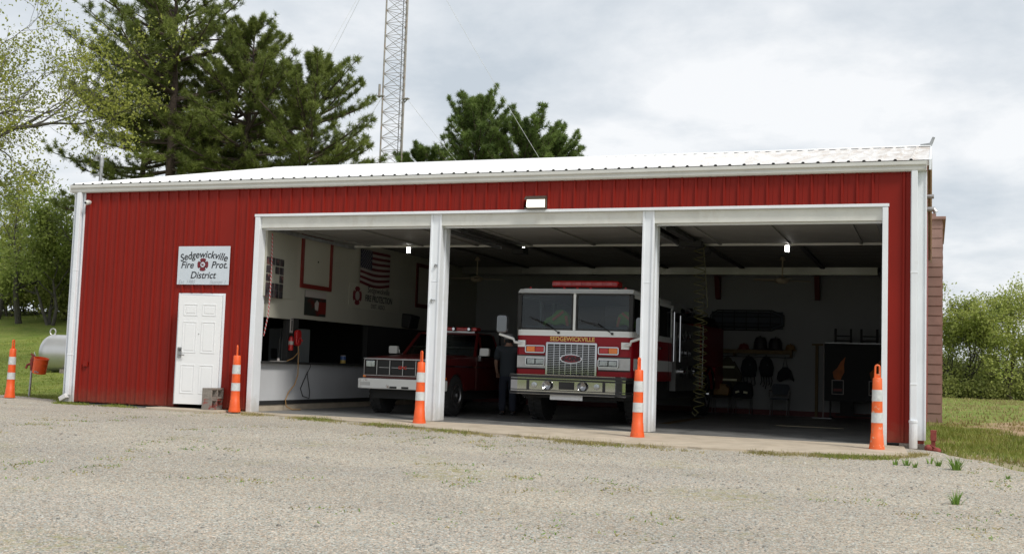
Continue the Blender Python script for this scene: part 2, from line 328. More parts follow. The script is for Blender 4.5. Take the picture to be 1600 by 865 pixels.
# ---------------------------------------------------------------- ground
def grass_material():
    m = bpy.data.materials.new('lawn_soil'); m.use_nodes = True; nt = m.node_tree; b = nt.nodes['Principled BSDF']; b.inputs['Roughness'].default_value = .9; b.inputs['Specular IOR Level'].default_value = .1
    tc = N(nt, 'ShaderNodeTexCoord')
    def noise(s, d=6, r=.6):
        n = N(nt, 'ShaderNodeTexNoise'); n.inputs['Scale'].default_value = s; n.inputs['Detail'].default_value = d; n.inputs['Roughness'].default_value = r; L(nt, tc.outputs['Object'], n.inputs[0]); return n
    a = noise(.7); r1 = N(nt, 'ShaderNodeValToRGB'); L(nt, a.outputs[0], r1.inputs[0])
    r1.color_ramp.elements[0].position = .3; r1.color_ramp.elements[0].color = (.115, .175, .03, 1); r1.color_ramp.elements[1].position = .7; r1.color_ramp.elements[1].color = (.23, .27, .065, 1)
    f = noise(14, 4); r2 = N(nt, 'ShaderNodeValToRGB'); L(nt, f.outputs[0], r2.inputs[0]); r2.color_ramp.elements[0].position = .3; r2.color_ramp.elements[0].color = (.55, .55, .5, 1); r2.color_ramp.elements[1].position = .7; r2.color_ramp.elements[1].color = (1.3, 1.3, 1.2, 1)
    mu = N(nt, 'ShaderNodeMix', data_type='RGBA', blend_type='MULTIPLY'); mu.inputs[0].default_value = 1; L(nt, r1.outputs[0], mu.inputs[6]); L(nt, r2.outputs[0], mu.inputs[7])
    dn = noise(2.2, 7, .7); dm_ = N(nt, 'ShaderNodeMapRange'); L(nt, dn.outputs[0], dm_.inputs[0]); dm_.inputs[1].default_value = .48; dm_.inputs[2].default_value = .68; dm_.inputs[4].default_value = .45
    mu2 = N(nt, 'ShaderNodeMix', data_type='RGBA'); L(nt, dm_.outputs[0], mu2.inputs[0]); L(nt, mu.outputs[2], mu2.inputs[6]); mu2.inputs[7].default_value = (.30, .27, .11, 1); mu = mu2
    # bare dirt: ellipse to the right rear and strip by the lot edge
    sp = N(nt, 'ShaderNodeSeparateXYZ'); L(nt, tc.outputs['Object'], sp.inputs[0])
    def ell(cx, cyy, rx, ry, nz):
        v = N(nt, 'ShaderNodeVectorMath', operation='SUBTRACT'); L(nt, tc.outputs['Object'], v.inputs[0]); v.inputs[1].default_value = (cx, cyy, 0)
        d = N(nt, 'ShaderNodeVectorMath', operation='MULTIPLY'); L(nt, v.outputs[0], d.inputs[0]); d.inputs[1].default_value = (1/rx, 1/ry, 0)
        l = N(nt, 'ShaderNodeVectorMath', operation='LENGTH'); L(nt, d.outputs[0], l.inputs[0])
        n = noise(1.1, 8, .65); ad = N(nt, 'ShaderNodeMath', operation='MULTIPLY_ADD'); L(nt, n.outputs[0], ad.inputs[0]); ad.inputs[1].default_value = nz; L(nt, l.outputs['Value'], ad.inputs[2])
        mr = N(nt, 'ShaderNodeMapRange'); L(nt, ad.outputs[0], mr.inputs[0]); mr.inputs[1].default_value = .85+nz*.5; mr.inputs[2].default_value = 1.05+nz*.5; mr.inputs[3].default_value = 1; mr.inputs[4].default_value = 0
        return mr.outputs[0]
    cur = mu.outputs[2]
    for args, col, amt in (((17.6, 13, 4.8, 8.5, 1.4), (.40, .29, .19, 1), .95), ((12.4, -.6, 1.1, 3, 1.6), (.36, .31, .22, 1), .8), ((15.0, -5.2, 1.6, 5, 1.8), (.36, .31, .2, 1), .55)):
        k = N(nt, 'ShaderNodeMath', operation='MULTIPLY'); L(nt, ell(*args), k.inputs[0]); k.inputs[1].default_value = amt
        mx = N(nt, 'ShaderNodeMix', data_type='RGBA'); L(nt, k.outputs[0], mx.inputs[0]); L(nt, cur, mx.inputs[6]); mx.inputs[7].default_value = col; cur = mx.outputs[2]
    L(nt, cur, b.inputs['Base Color'])
    bp = N(nt, 'ShaderNodeBump'); bp.inputs['Strength'].default_value = .7; bp.inputs['Distance'].default_value = .06; L(nt, f.outputs[0], bp.inputs['Height']); L(nt, bp.outputs[0], b.inputs['Normal'])
    return m
def gravel_material():
    m = bpy.data.materials.new('limestone_gravel'); m.use_nodes = True; nt = m.node_tree; b = nt.nodes['Principled BSDF']; b.inputs['Roughness'].default_value = .9; b.inputs['Specular IOR Level'].default_value = .15
    tc = N(nt, 'ShaderNodeTexCoord')
    vo = N(nt, 'ShaderNodeTexVoronoi'); vo.inputs['Scale'].default_value = 74; vo.inputs['Randomness'].default_value = 1; L(nt, tc.outputs['Object'], vo.inputs[0])
    sp = N(nt, 'ShaderNodeSeparateColor'); L(nt, vo.outputs['Color'], sp.inputs[0])
    r = N(nt, 'ShaderNodeValToRGB'); L(nt, sp.outputs[0], r.inputs[0])
    for e_, (p, c) in zip([r.color_ramp.elements[0], r.color_ramp.elements[1]], ((0, (.19, .18, .16, 1)), (1, (.78, .745, .68, 1)))): e_.position = p; e_.color = c
    q = r.color_ramp.elements.new(.3); q.color = (.43, .40, .35, 1); q = r.color_ramp.elements.new(.75); q.color = (.52, .49, .43, 1)
    def noise(s, d, ro=.6, dist=0):
        n = N(nt, 'ShaderNodeTexNoise'); n.inputs['Scale'].default_value = s; n.inputs['Detail'].default_value = d; n.inputs['Roughness'].default_value = ro; n.inputs['Distortion'].default_value = dist; L(nt, tc.outputs['Object'], n.inputs[0]); return n.outputs[0]
    # warm and cool stones
    r3 = N(nt, 'ShaderNodeValToRGB'); L(nt, sp.outputs[1], r3.inputs[0]); r3.color_ramp.elements[0].color = (1.10, .97, .87, 1); r3.color_ramp.elements[1].color = (.90, 1.0, 1.04, 1); r3.color_ramp.elements[0].position = .25; r3.color_ramp.elements[1].position = .75
    mw = N(nt, 'ShaderNodeMix', data_type='RGBA', blend_type='MULTIPLY'); mw.inputs[0].default_value = 1; L(nt, r.outputs[0], mw.inputs[6]); L(nt, r3.outputs[0], mw.inputs[7])
    # fine speckle
    f = noise(90, 3); rf = N(nt, 'ShaderNodeValToRGB'); L(nt, f, rf.inputs[0]); rf.color_ramp.elements[0].position = .3; rf.color_ramp.elements[0].color = (.72, .71, .7, 1); rf.color_ramp.elements[1].position = .7; rf.color_ramp.elements[1].color = (1.25, 1.25, 1.25, 1)
    mu = N(nt, 'ShaderNodeMix', data_type='RGBA', blend_type='MULTIPLY'); mu.inputs[0].default_value = 1; L(nt, mw.outputs[2], mu.inputs[6]); L(nt, rf.outputs[0], mu.inputs[7])
    # broad packed / loose tone
    bn = noise(.45, 5); rb = N(nt, 'ShaderNodeValToRGB'); L(nt, bn, rb.inputs[0]); rb.color_ramp.elements[0].position = .3; rb.color_ramp.elements[0].color = (.93, .93, .95, 1); rb.color_ramp.elements[1].position = .7; rb.color_ramp.elements[1].color = (1.08, 1.06, 1.02, 1)
    m2 = N(nt, 'ShaderNodeMix', data_type='RGBA', blend_type='MULTIPLY'); m2.inputs[0].default_value = 1; L(nt, mu.outputs[2], m2.inputs[6]); L(nt, rb.outputs[0], m2.inputs[7])
    mpt = N(nt, 'ShaderNodeMapping'); mpt.inputs['Rotation'].default_value = (0, 0, R(24)); mpt.inputs['Scale'].default_value = (.10, .75, 1); L(nt, tc.outputs['Object'], mpt.inputs[0])
    nt2 = N(nt, 'ShaderNodeTexNoise'); nt2.inputs['Scale'].default_value = 1; nt2.inputs['Detail'].default_value = 4; nt2.inputs['Distortion'].default_value = .3; L(nt, mpt.outputs[0], nt2.inputs[0])
    rt_ = N(nt, 'ShaderNodeValToRGB'); L(nt, nt2.outputs[0], rt_.inputs[0]); rt_.color_ramp.elements[0].position = .38; rt_.color_ramp.elements[0].color = (.76, .757, .755, 1); rt_.color_ramp.elements[1].position = .62; rt_.color_ramp.elements[1].color = (.87, .866, .86, 1)
    m3 = N(nt, 'ShaderNodeMix', data_type='RGBA', blend_type='MULTIPLY'); m3.inputs[0].default_value = 1; L(nt, m2.outputs[2], m3.inputs[6]); L(nt, rt_.outputs[0], m3.inputs[7])
    cur = m3.outputs[2]
    for (s1, lo, hi, s2, lo2, hi2, col, amt) in ((.55, .55, .68, 9, .45, .62, (.26, .25, .10, 1), .75), (.8, .58, .7, 5, .5, .65, (.26, .20, .13, 1), .6), (2.6, .66, .72, 30, .55, .62, (.10, .065, .045, 1), .8)):
        a = N(nt, 'ShaderNodeMapRange'); L(nt, noise(s1, 5, .6), a.inputs[0]); a.inputs[1].default_value = lo; a.inputs[2].default_value = hi
        c = N(nt, 'ShaderNodeMapRange'); L(nt, noise(s2, 5, .7), c.inputs[0]); c.inputs[1].default_value = lo2; c.inputs[2].default_value = hi2
        k = N(nt, 'ShaderNodeMath', operation='MULTIPLY'); L(nt, a.outputs[0], k.inputs[0]); L(nt, c.outputs[0], k.inputs[1])
        k2 = N(nt, 'ShaderNodeMath', operation='MULTIPLY'); L(nt, k.outputs[0], k2.inputs[0]); k2.inputs[1].default_value = amt
        mx = N(nt, 'ShaderNodeMix', data_type='RGBA'); L(nt, k2.outputs[0], mx.inputs[0]); L(nt, cur, mx.inputs[6]); mx.inputs[7].default_value = col; cur = mx.outputs[2]
    L(nt, cur, b.inputs['Base Color'])
    bp = N(nt, 'ShaderNodeBump'); bp.inputs['Strength'].default_value = .6; bp.inputs['Distance'].default_value = .009; bp.invert = True; L(nt, vo.outputs['Distance'], bp.inputs['Height']); L(nt, bp.outputs[0], b.inputs['Normal'])
    return m
K['lawn'] = grass_material(); K['gravel'] = gravel_material()
def sheet(name, xs, ys, fz, m, keep=None):
    vs = [(x, y, fz(x, y)) for y in ys for x in xs]; nx = len(xs)
    fs = []
    for j in range(len(ys)-1):
        for i in range(nx-1):
            if keep is None or keep((xs[i]+xs[i+1])/2, (ys[j]+ys[j+1])/2): fs.append((j*nx+i, j*nx+i+1, (j+1)*nx+i+1, (j+1)*nx+i))
    o = smesh(name, vs, fs, m); o.data.polygons.foreach_set('use_smooth', [True]*len(fs)); return o
xs = sorted(set([-2000, -900, -400, -200, -120, -90] + list(np.arange(-70, 50.1, 2.)) + [70, 100, 150, 250, 500, 1000, 2000]))
ys = sorted(set([-2000, -800, -300, -120, -70] + list(np.arange(-50, 90.1, 2.)) + [110, 150, 220, 400, 900, 2000]))
inb = lambda x, y: (-4.2 < x < 11.8 and .2 < y < 14.4)
tag(sheet('ground', xs, ys, land_z, 'lawn'), None, None, kind='structure')
random.seed(5)
# gravel lot: one sheet with a ragged outline
edge = [(-60, 14), (-30, 7), (-16, 3.9), (-10, 2.75), (-8.06, 2.3), (-7.0, 2.05), (-5.5, 1.4), (-4.6, .6), (-4.25, -.02), (-2, -.06), (0, -.1), (2, -.08), (11.5, -.1), (11.85, -.3), (12.3, -1.2), (12.68, -2.1), (13.0, -2.9), (13.9, -4.6), (15.2, -7), (17, -10), (19, -15), (24, -23.2), (20, -40), (10, -66), (-8, -84), (-30, -74), (-60, -50)]
ed = []
for i in range(len(edge)):
    a = Vector(edge[i]); b = Vector(edge[(i+1) % len(edge)]); n = max(1, int((b-a).length/.22)) if (abs(a.x) < 22 and a.y > -20 and b.y > -20) else 1
    for k in range(n):
        p = a.lerp(b, k/n)
        if n > 1 and not (-4.2 < p.x < 11.7 and p.y > -.4): p += Vector((random.uniform(-.07, .07), random.uniform(-.07, .07)))
        ed.append(p)
bm = bmesh.new(); vv = [bm.verts.new((p.x, p.y, 0)) for p in ed]; bm.faces.new(vv)
bmesh.ops.triangulate(bm, faces=bm.faces[:])
for yy in (-23.3, -2.3, 0.0):
    bmesh.ops.bisect_plane(bm, geom=bm.verts[:]+bm.edges[:]+bm.faces[:], plane_co=(0, yy, 0), plane_no=(0, 1, 0))
for v in bm.verts:
    v.co.z = ground_z(v.co.x, v.co.y)
me = bpy.data.meshes.new('gravel_lot'); bm.to_mesh(me); bm.free(); me.materials.append(K['gravel'])
o = bpy.data.objects.new('gravel_lot', me); COL.objects.link(o); tag(o, None, None, kind='structure')
# concrete apron before the bays, its outer edge worn back under the gravel on the left
ap = [(-.3, .0), (11.52, .0), (11.62, -1.6), (11.0, -2.05), (9.9, -2.2), (8.9, -2.28), (7.6, -2.24), (6.9, -2.15), (5.9, -1.85), (4.8, -1.55), (3.2, -1.0), (1.9, -.62), (.8, -.36), (.1, -.2), (-.3, -.18)]
ap2 = []
for i in range(len(ap)):
    a = Vector(ap[i]); b = Vector(ap[(i+1) % len(ap)]); n = max(1, int((b-a).length/.2)) if i > 0 and i < 14 else 1
    for k in range(n):
        p = a.lerp(b, k/n); p.y += random.uniform(-.05, .05) if 1 < i < 13 else 0; ap2.append((p.x, p.y))
m_ = MB(); n = len(ap2); m_.add([(x, y, .004+.018*y) for x, y in ap2]+[(x, y, -.12+.018*y) for x, y in ap2], [tuple(range(n)), tuple(range(2*n-1, n-1, -1))]+[(i, i+n, (i+1) % n+n, (i+1) % n) for i in range(n)])
tag(m_.build('concrete_apron', 'concrete'), None, None, kind='structure')
tag(MB().box(-4.1, 11.6, .004, 14.2, -.3, .004).build('floor', 'floor'), None, None, kind='structure')
tag(MB().box(-1.9, -.30, -.50, -.032, -.15, .02).build('door_stoop', 'concrete', bevel=.015), 'low concrete step in front of the white door', 'step', kind='structure')

# ---------------------------------------------------------------- the station building
B = thing('fire_station', 'red metal fire station with white roof and three open bays', 'building')
T, ZE = 3.66, 4.17
def ribbed(x0, x1, z0, z1, y=0., step=.229, h=.027, axis='z', f=None):
    """sheet with trapezoid ribs; outward is -Y"""
    prof = [(x0, 0)]; k = math.ceil((x0+4.3)/step)
    x = -4.3+k*step
    while x < x1-.07:
        if x > x0+.03: prof += [(x-.026, 0), (x-.014, h), (x+.014, h), (x+.026, 0), (x+.085, 0), (x+.09, .005), (x+.10, .005), (x+.105, 0)] if x+.12 < x1 else [(x-.028, 0), (x-.014, h), (x+.014, h), (x+.028, 0)]
        x += step
    prof.append((x1, 0)); vs = []; fs = []
    for px, d in prof: vs += [(px, y-d, z0), (px, y-d, z1)]
    for i in range(len(prof)-1): fs.append((2*i, 2*i+2, 2*i+3, 2*i+1))
    return vs, fs
fwm = MB()
fwm.add(*ribbed(-4.1, -1.62, .05, ZE, -.03)); fwm.add(*ribbed(-.58, 0.0, .05, ZE, -.03)); fwm.add(*ribbed(-1.62, -.58, 2.19, ZE, -.03)); fwm.add(*ribbed(0.0, 11.27, T, ZE, -.03)); fwm.add(*ribbed(11.27, 11.62, .07, ZE, -.03))
fwm.box(-4.2, -1.62, -.028, .14, .03, ZE-.003).box(-1.618, -.582, -.0279, .14, 2.192, ZE-.003).box(-.58, -.01, -.028, .14, .03, ZE-.003).box(-.009, 11.28, -.028, .05, T+.01, ZE-.003).box(11.281, 11.8, -.028, .14, .05, ZE-.003)
fwm.build('facade_wall', 'red_wall', B)
# side and rear walls
sw = MB().box(-4.22, -4.1, .16, 14.4, .0, ZE); sw.prism([(.16, ZE+.002), (14.4, ZE+.002), (7.26, 5.85)], 'x', -4.22, -4.1); sw.build('side_wall', 'red_wall', B)
sw = MB().box(11.66, 11.8, .16, 14.4, .0, ZE); sw.prism([(.16, ZE+.002), (14.4, ZE+.002), (7.26, 5.85)], 'x', 11.66, 11.8); sw.build('side_wall', 'red_wall', B)
MB().box(-4.1, 11.66, 14.28, 14.4, .0, ZE).build('rear_wall', 'red_wall', B)
# roof with standing ribs
def roof_sheet():
    m = MB(); step = .229; xs_ = [-4.27]; hs = [0]
    x = -4.2
    while x < 11.75:
        xs_ += [x-.03, x-.015, x+.015, x+.03]; hs += [0, .024, .024, 0]; x += step
    xs_.append(11.86); hs.append(0)
    for (ya, za, yb, zb) in ((-.14, 4.325, 7.26, 5.955), (14.66, 4.325, 7.262, 5.955)):
        vs = []; fs = []
        for X, h in zip(xs_, hs): vs += [(X, ya, za+h), (X, yb, zb+h)]
        for i in range(len(xs_)-1): fs.append((2*i, 2*i+2, 2*i+3, 2*i+1))
        m.add(vs, fs)
    # sheathing body under the sheets
    m.prism([(-.13, 4.24), (7.26, 5.87), (14.65, 4.24), (14.65, 4.318), (7.26, 5.947), (-.13, 4.318)], 'x', -4.265, 11.855)
    return m
roofm = mat('white_roof_sheet_stained', (.82, .82, .81), .35, var=.03, vscale=1)
nt = roofm.node_tree; b_ = nt.nodes['Principled BSDF']; src = b_.inputs['Base Color'].links[0].from_socket
tc_ = N(nt, 'ShaderNodeTexCoord'); sx = N(nt, 'ShaderNodeSeparateXYZ'); L(nt, tc_.outputs['Object'], sx.inputs[0])
mr_ = N(nt, 'ShaderNodeMapRange'); L(nt, sx.outputs[0], mr_.inputs[0]); mr_.inputs[1].default_value = 5; mr_.inputs[2].default_value = 11.8
mp_ = N(nt, 'ShaderNodeMapping'); mp_.inputs['Scale'].default_value = (3.2, .35, 1); L(nt, tc_.outputs['Object'], mp_.inputs[0])
nn = N(nt, 'ShaderNodeTexNoise'); nn.inputs['Scale'].default_value = 1.6; nn.inputs['Detail'].default_value = 7; nn.inputs['Roughness'].default_value = .7; L(nt, mp_.outputs[0], nn.inputs[0])
m2_ = N(nt, 'ShaderNodeMapRange'); L(nt, nn.outputs[0], m2_.inputs[0]); m2_.inputs[1].default_value = .36; m2_.inputs[2].default_value = .66
mm_ = N(nt, 'ShaderNodeMath', operation='MULTIPLY'); L(nt, mr_.outputs[0], mm_.inputs[0]); L(nt, m2_.outputs[0], mm_.inputs[1])
mx_ = N(nt, 'ShaderNodeMix', data_type='RGBA'); L(nt, mm_.outputs[0], mx_.inputs[0]); L(nt, src, mx_.inputs[6]); mx_.inputs[7].default_value = (.42, .33, .25, 1); L(nt, mx_.outputs[2], b_.inputs['Base Color'])
roof = roof_sheet().build('roof', roofm, B)
cs = MB().box(-4.25, 11.8, -.1355, -.13, 4.3185, 4.3275); x = -4.2
while x < 11.75:
    if x > 2: cs.prism([(x-.026, 4.326), (x+.026, 4.326), (x+.014, 4.329+.016*max(.15, (x+4)/16)), (x-.014, 4.329+.016*max(.15, (x+4)/16))], 'y', -.143, -.132)
    x += .229
cs.build('rib_closure', 'dark', roof)
rc = MB(); rc.prism([(7.06, 5.925), (7.26, 5.99), (7.46, 5.925), (7.26, 5.96)], 'x', -4.28, 11.87); rc.build('ridge_cap', 'roof', roof)
MB().prism([(11.66, 5.95), (11.87, 5.93), (11.95, 6.14), (11.90, 6.15), (11.84, 6.02), (11.66, 6.0)], 'y', 7.2, 7.32).build('bent_ridge_end', 'galv', roof)
for xe in (-4.305, 11.86): MB().prism([(-.15, 4.17), (-.15, 4.33), (7.26, 5.965), (14.66, 4.33), (14.66, 4.17), (7.26, 5.80)], 'x', xe, xe+.035).build('rake_trim', 'white', roof)
# gutter with stepped profile
g = MB(); g.prism([(-.031, 4.165), (-.11, 4.165), (-.125, 4.19), (-.125, 4.235), (-.15, 4.26), (-.15, 4.312), (-.138, 4.312), (-.138, 4.265), (-.113, 4.24), (-.113, 4.2), (-.10, 4.178), (-.031, 4.178)], 'x', -4.265, 11.82)
g.box(-4.273, -4.2645, -.15, -.031, 4.165, 4.312).box(11.819, 11.828, -.15, -.031, 4.165, 4.312); g.build('gutter', 'gutter', B)
# corner trim
def corner(x0, x1, zb):
    m = MB(); m.box(x0, x1, -.036, -.029, zb, 4.163); w = (x1-x0)/3
    m.box(x0, x0+.02, -.055, -.0361, zb, 4.163).box(x1-.02, x1, -.055, -.0361, zb, 4.163).box(x0+w, x0+w+.03, -.046, -.0361, zb, 4.163); return m
corner(-4.23, -3.97, .02).build('corner_trim', 'white', B); 
c_ = corner(11.60, 11.83, .1); c_.box(11.8, 11.83, -.0289, .2, .1, 4.163); c_.build('corner_trim', 'white', B)
# downspouts
def downspout(x, y, zb, kick):
    w_ = .045
    m = MB(); m.box(x-w_, x+w_, y-.085, y-.012, zb+.12, 4.16)
    for z in (zb+.9, 2.6): m.box(x-w_-.006, x+w_+.006, y-.089, y-.008, z, z+.03)
    if kick:
        m.obox(Vector((x-.055, y-.10, zb+.075)), (.17, .09, .09), Matrix.Rotation(R(-28), 3, 'Y'))
    else: m.tube([(x, y-.07, zb-.04), (x, y-.07, zb+.34)], .06, 14); m.tube([(x, y-.07, zb+.34), (x, y-.07, zb+.38)], [.066, .066], 14)
    return m
downspout(-4.06, -.055, .03, True).build('downspout', 'white', B, bevel=.008); downspout(11.655, -.055, .02, False).build('downspout', 'white', B, bevel=.006)
# opening trims
MB().box(0.0, .105, -.06, .22, .0, T-.03).build('jamb_trim', 'white', B, bevel=.006)
MB().box(11.19, 11.275, -.06, .30, .0, T-.03).build('jamb_trim', 'white', B, bevel=.006)
MB().box(-.012, 11.287, -.066, .05, T-.028, T+.02).build('header_trim', 'white', B, bevel=.004)
bays = ((.107, 3.60), (3.78, 7.43), (7.605, 11.188))
for a, b in bays:
    MB().box(a, b, .0, .10, T-.235, T-.03).build('bay_header', 'white_dirty', B, bevel=.005)
    MB().box(a, b, .101, .16, T-.262, T-.05).build('header_seal', 'white', B)
def post(x0, x1):
    m = MB(); m.box(x0, x1, .0, .38, .01, T-.03); m.box(x0-.012, x0+.022, -.02, .05, .012, T-.031).box(x1-.02, x1+.014, -.02, .05, .012, T-.031)
    m.box(x1-.001, x1+.02, .2, .381, .012, T-.031); m.box(x0+.03, x1-.03, -.006, -.0001, 2.44, 2.452); return m
for a in ((3.60, 3.78), (7.43, 7.602)):
    p_ = post(*a).build('bay_post', 'white', B, bevel=.004)
    if a[0] < 4:
        h_ = MB(); h_.obox(Vector((a[0]+.11, -.02, 2.72)), (.05, .012, .05), Matrix.Rotation(R(20), 3, 'Y')); h_.tube([(a[0]+.1, -.02, 2.74), (a[0]+.1, -.045, 2.72), (a[0]+.1, -.03, 2.69)], .006, 6); h_.build('latch_hook', 'steel', p_); h_ = MB()
        h_.obox(Vector((a[0]+.08, -.02, 2.11)), (.09, .012, .02), Matrix.Rotation(R(0), 3, 'Y')); h_.tube([(a[0]+.06, -.02, 2.13), (a[0]+.06, -.06, 2.11), (a[0]+.07, -.045, 2.06)], .008, 6); h_.build('latch_hook', 'steel', p_)
# office doorway and ajar door
fr = MB(); fr.box(-1.62, -1.575, -.05, .1, .08, 2.185).box(-.625, -.58, -.05, .1, .08, 2.185).box(-1.574, -.626, -.05, .1, 2.14, 2.185); fr.build('door_frame', 'white', B, bevel=.004)
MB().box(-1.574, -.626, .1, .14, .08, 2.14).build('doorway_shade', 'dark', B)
dw, dh = .85, 2.04
dm = MB(); dm.box(-dw, 0, -.022, .022, 0, dh)
def moulding(m, x0, x1, z0, z1, y):
    t = .018
    for (a, b, c, d) in ((x0, x1, z0, z0+t), (x0, x1, z1-t, z1), (x0, x0+t, z0+t, z1-t), (x1-t, x1, z0+t, z1-t)): m.box(a, b, y-.007, y-.0002, c, d)
    m.box(x0+.045, x1-.045, y-.006, y-.0002, z0+.045, z1-.045)
for xa, xb in ((-.75, -.47), (-.38, -.10)):
    for za, zb in ((.20, .74), (.96, 1.55), (1.66, 1.88)): moulding(dm, xa, xb, za, zb, -.022)
door = dm.build('office_door', 'door', B, bevel=.003, loc=(-.63, -.055, .095)); door.rotation_euler = (0, 0, R(11))
hm = MB(); hm.box(-.83, -.75, -.034, -.0225, .86, 1.06); hm.cyl((-.79, -.034, .92), (-.79, -.075, .92), .02, 10); hm.tube([(-.79, -.07, .92), (-.745, -.075, .92), (-.675, -.072, .915)], .011, 8); hm.lathe([(.03, 0), (.03, .03), (.018, .04)], (-.79, -.034, 1.01), 12, 'y')
hm.v = [(x, (y if y < -.02 else y), z) for x, y, z in hm.v]; hm.build('handle', 'steel', door, smooth=True)
MB().cyl((-.425, -.0225, 1.32), (-.425, -.032, 1.32), .009, 8).build('peephole', 'steel', door)
MB().box(-3.77, -3.67, -.075, -.031, .72, .82).build('outlet_box', 'red_wall', B, bevel=.006)
# interior shell
il = MB(); il.box(-.08, .05, 1.35, 11.0, 1.81, 3.6).box(-.08, .05, .15, 1.35, 1.78, 3.6); il.prism([(.05, .16), (.15, .16), (.051, 1.45)], 'z', 2.17, 3.598); il.build('interior_wall', 'int_left', B)
il = MB(); il.box(-.08, .05, .15, 7.2, .2, .90); il.build('low_wall', 'low', B)
MB().box(-.02, .046, .15, 7.2, .12, .199).box(-.14, .14, .2, 7.2, .901, .945).build('counter_top', 'dark', B)
MB().box(-.02, .03, .15, 7.2, .003, .119).build('wall_kerb', 'concrete', B)
MB().box(-.07, .04, 1.22, 1.62, .946, 1.808).box(-.08, .045, 4.6, 11, .946, 1.808).box(-.08, .045, 7.2, 11, .005, .9459).build('alcove_column', 'dark', B)
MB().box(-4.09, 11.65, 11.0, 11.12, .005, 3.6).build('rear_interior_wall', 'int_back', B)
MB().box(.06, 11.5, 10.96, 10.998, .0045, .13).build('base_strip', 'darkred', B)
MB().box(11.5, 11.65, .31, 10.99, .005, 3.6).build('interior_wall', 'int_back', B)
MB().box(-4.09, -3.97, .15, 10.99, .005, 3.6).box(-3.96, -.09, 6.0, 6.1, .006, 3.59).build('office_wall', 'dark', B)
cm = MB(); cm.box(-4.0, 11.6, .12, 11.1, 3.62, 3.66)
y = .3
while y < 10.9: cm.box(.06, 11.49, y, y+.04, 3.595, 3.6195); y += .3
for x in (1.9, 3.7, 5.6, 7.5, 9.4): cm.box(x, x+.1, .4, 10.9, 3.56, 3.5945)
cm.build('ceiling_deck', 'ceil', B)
for (a, b) in bays:
    d_ = MB(); 
    for k in range(5): d_.box(a+.12, b-.12, .34+k*.62, .34+k*.62+.605, 3.47, 3.515)
    for xx in (a+.5, (a+b)/2, b-.5): d_.box(xx-.025, xx+.025, .36, 3.42, 3.44, 3.4695)
    dd = d_.build('overhead_door', 'door_under', B); 
    MB().box(a+.13, b-.13, 3.441, 3.47, 3.43, 3.53).build('edge_rail', 'white_dirty', dd)
    for xx in (a+.04, b-.09): MB().box(xx, xx+.05, .2, 3.6, 3.40, 3.46).build('door_track', 'galv', dd)
for x in (3.95, 7.70):
    r_ = MB(); r_.box(x, x+.14, .5, 3.4, 3.36, 3.42); r_.box(x-.05, x+.2, 3.3, 3.6, 3.28, 3.40); r_.build('opener_rail', 'dark', B)
du = MB(); du.box(.12, 10.7, 9.75, 10.2, 3.42, 3.60)
for x in (1.8, 3.7, 5.6, 7.4, 9.1): du.box(x, x+.03, 9.735, 10.21, 3.41, 3.615)
du.prism([(8.35, 3.422), (8.62, 3.5), (8.9, 3.422)], 'y', 9.73, 9.749); du.build('air_duct', 'duct', B)
for x in (6.7, 9.17): MB().prism([(10.99, 2.88), (10.99, 3.6), (10.55, 3.6), (10.85, 2.9)], 'x', x, x+.12).build('knee_brace', 'darkred', B)
MB().box(9.0, 10.3, 4.95, 5.1, .005, .009).build('floor_stripe', 'line', B)  # sunlit strip on the bay floor, painted as a thin pale slab
MB().box(7.0, 7.2, 3.4, 7.0, .005, .009).build('floor_stripe', 'wood', B)
MB().box(-.02, .05, .01, .13, .0, .02).build('sill_plate', 'concrete', B)
m_ = MB(); m_.tube([(11.83, .45, 3.85), (11.93, .45, 3.85)], .035, 8); m_.tube([(11.83, .45, 3.65), (11.93, .45, 3.65), (11.96, .45, 3.60)], .04, 8); m_.build('vent_pipe', 'galv', B)
foot = MB(); foot.box(11.45, 11.82, -.03, .16, -.09, .048); foot.build('footing_block', 'block', B, bevel=.01)

# brown lap-sided addition behind
an = thing('rear_addition', 'brown lap sided addition standing behind the right end of the station', 'building', (8, 14.75, 0))
a_ = MB(); z = -.15
while z < 5.35:
    a_.prism([(0, z), (-.022, z+.005), (-.006, z+.262), (0, z+.262)], 'x', 0, 4.15); a_.prism([(4.16, z), (4.182, z+.005), (4.166, z+.262), (4.16, z+.262)], 'y', 0, 6); z += .264
a_.box(.0, 4.159, .001, 6, -.2, z-.02); a_.build('wall', 'brown', an)
MB().box(-.1, 4.25, -.1, 6.1, z-.02, z+.06).build('roof_edge', 'brown', an, bevel=.01)
MB().box(3.7, 4.0, .05, .4, z+.06, z+.16).build('roof_cap', 'brown', an)

# ---------------------------------------------------------------- fixtures on the facade
s = thing('station_sign', 'white station sign with red cross emblem above the white door', 'sign', (-1.09, -.056, 2.715))
MB().box(-.58, .58, -.012, .0, -.365, .365).build('board', 'signwhite', s, bevel=.004)
fnt = MB()
for t in (moved(text('Sedgewickville', .195, .18, .001, bend=1.9, stretch=.96, offset=.0022), 0, -.014, .205), moved(text('Fire', .185, .25, .001, offset=.002), -.365, -.014, .005), moved(text('Prot.', .185, .25, .001, offset=.002), .36, -.014, .005), moved(text('District', .185, .22, .001, offset=.002), 0, -.014, -.19)): fnt.add(t.v, t.f)
fnt.build('lettering', 'ink', s)
K['faint'] = mat('faded_lettering', (.36, .38, .42), .5)
f2 = MB()
for t in (moved(text('Est. 1980', .10, .3, .001, offset=-.002), -.36, -.0142, -.315), moved(text('Station 1', .10, .3, .001, offset=-.002), .34, -.0142, -.315)): f2.add(t.v, t.f)
f2.build('small_lettering', 'faint', s)
em = moved(maltese(.125), -.01, -.012, .015).build('emblem', 'maroon', s); moved(disc(.05, -.017), -.01, 0, .015).build('emblem_centre', 'signwhite', em)
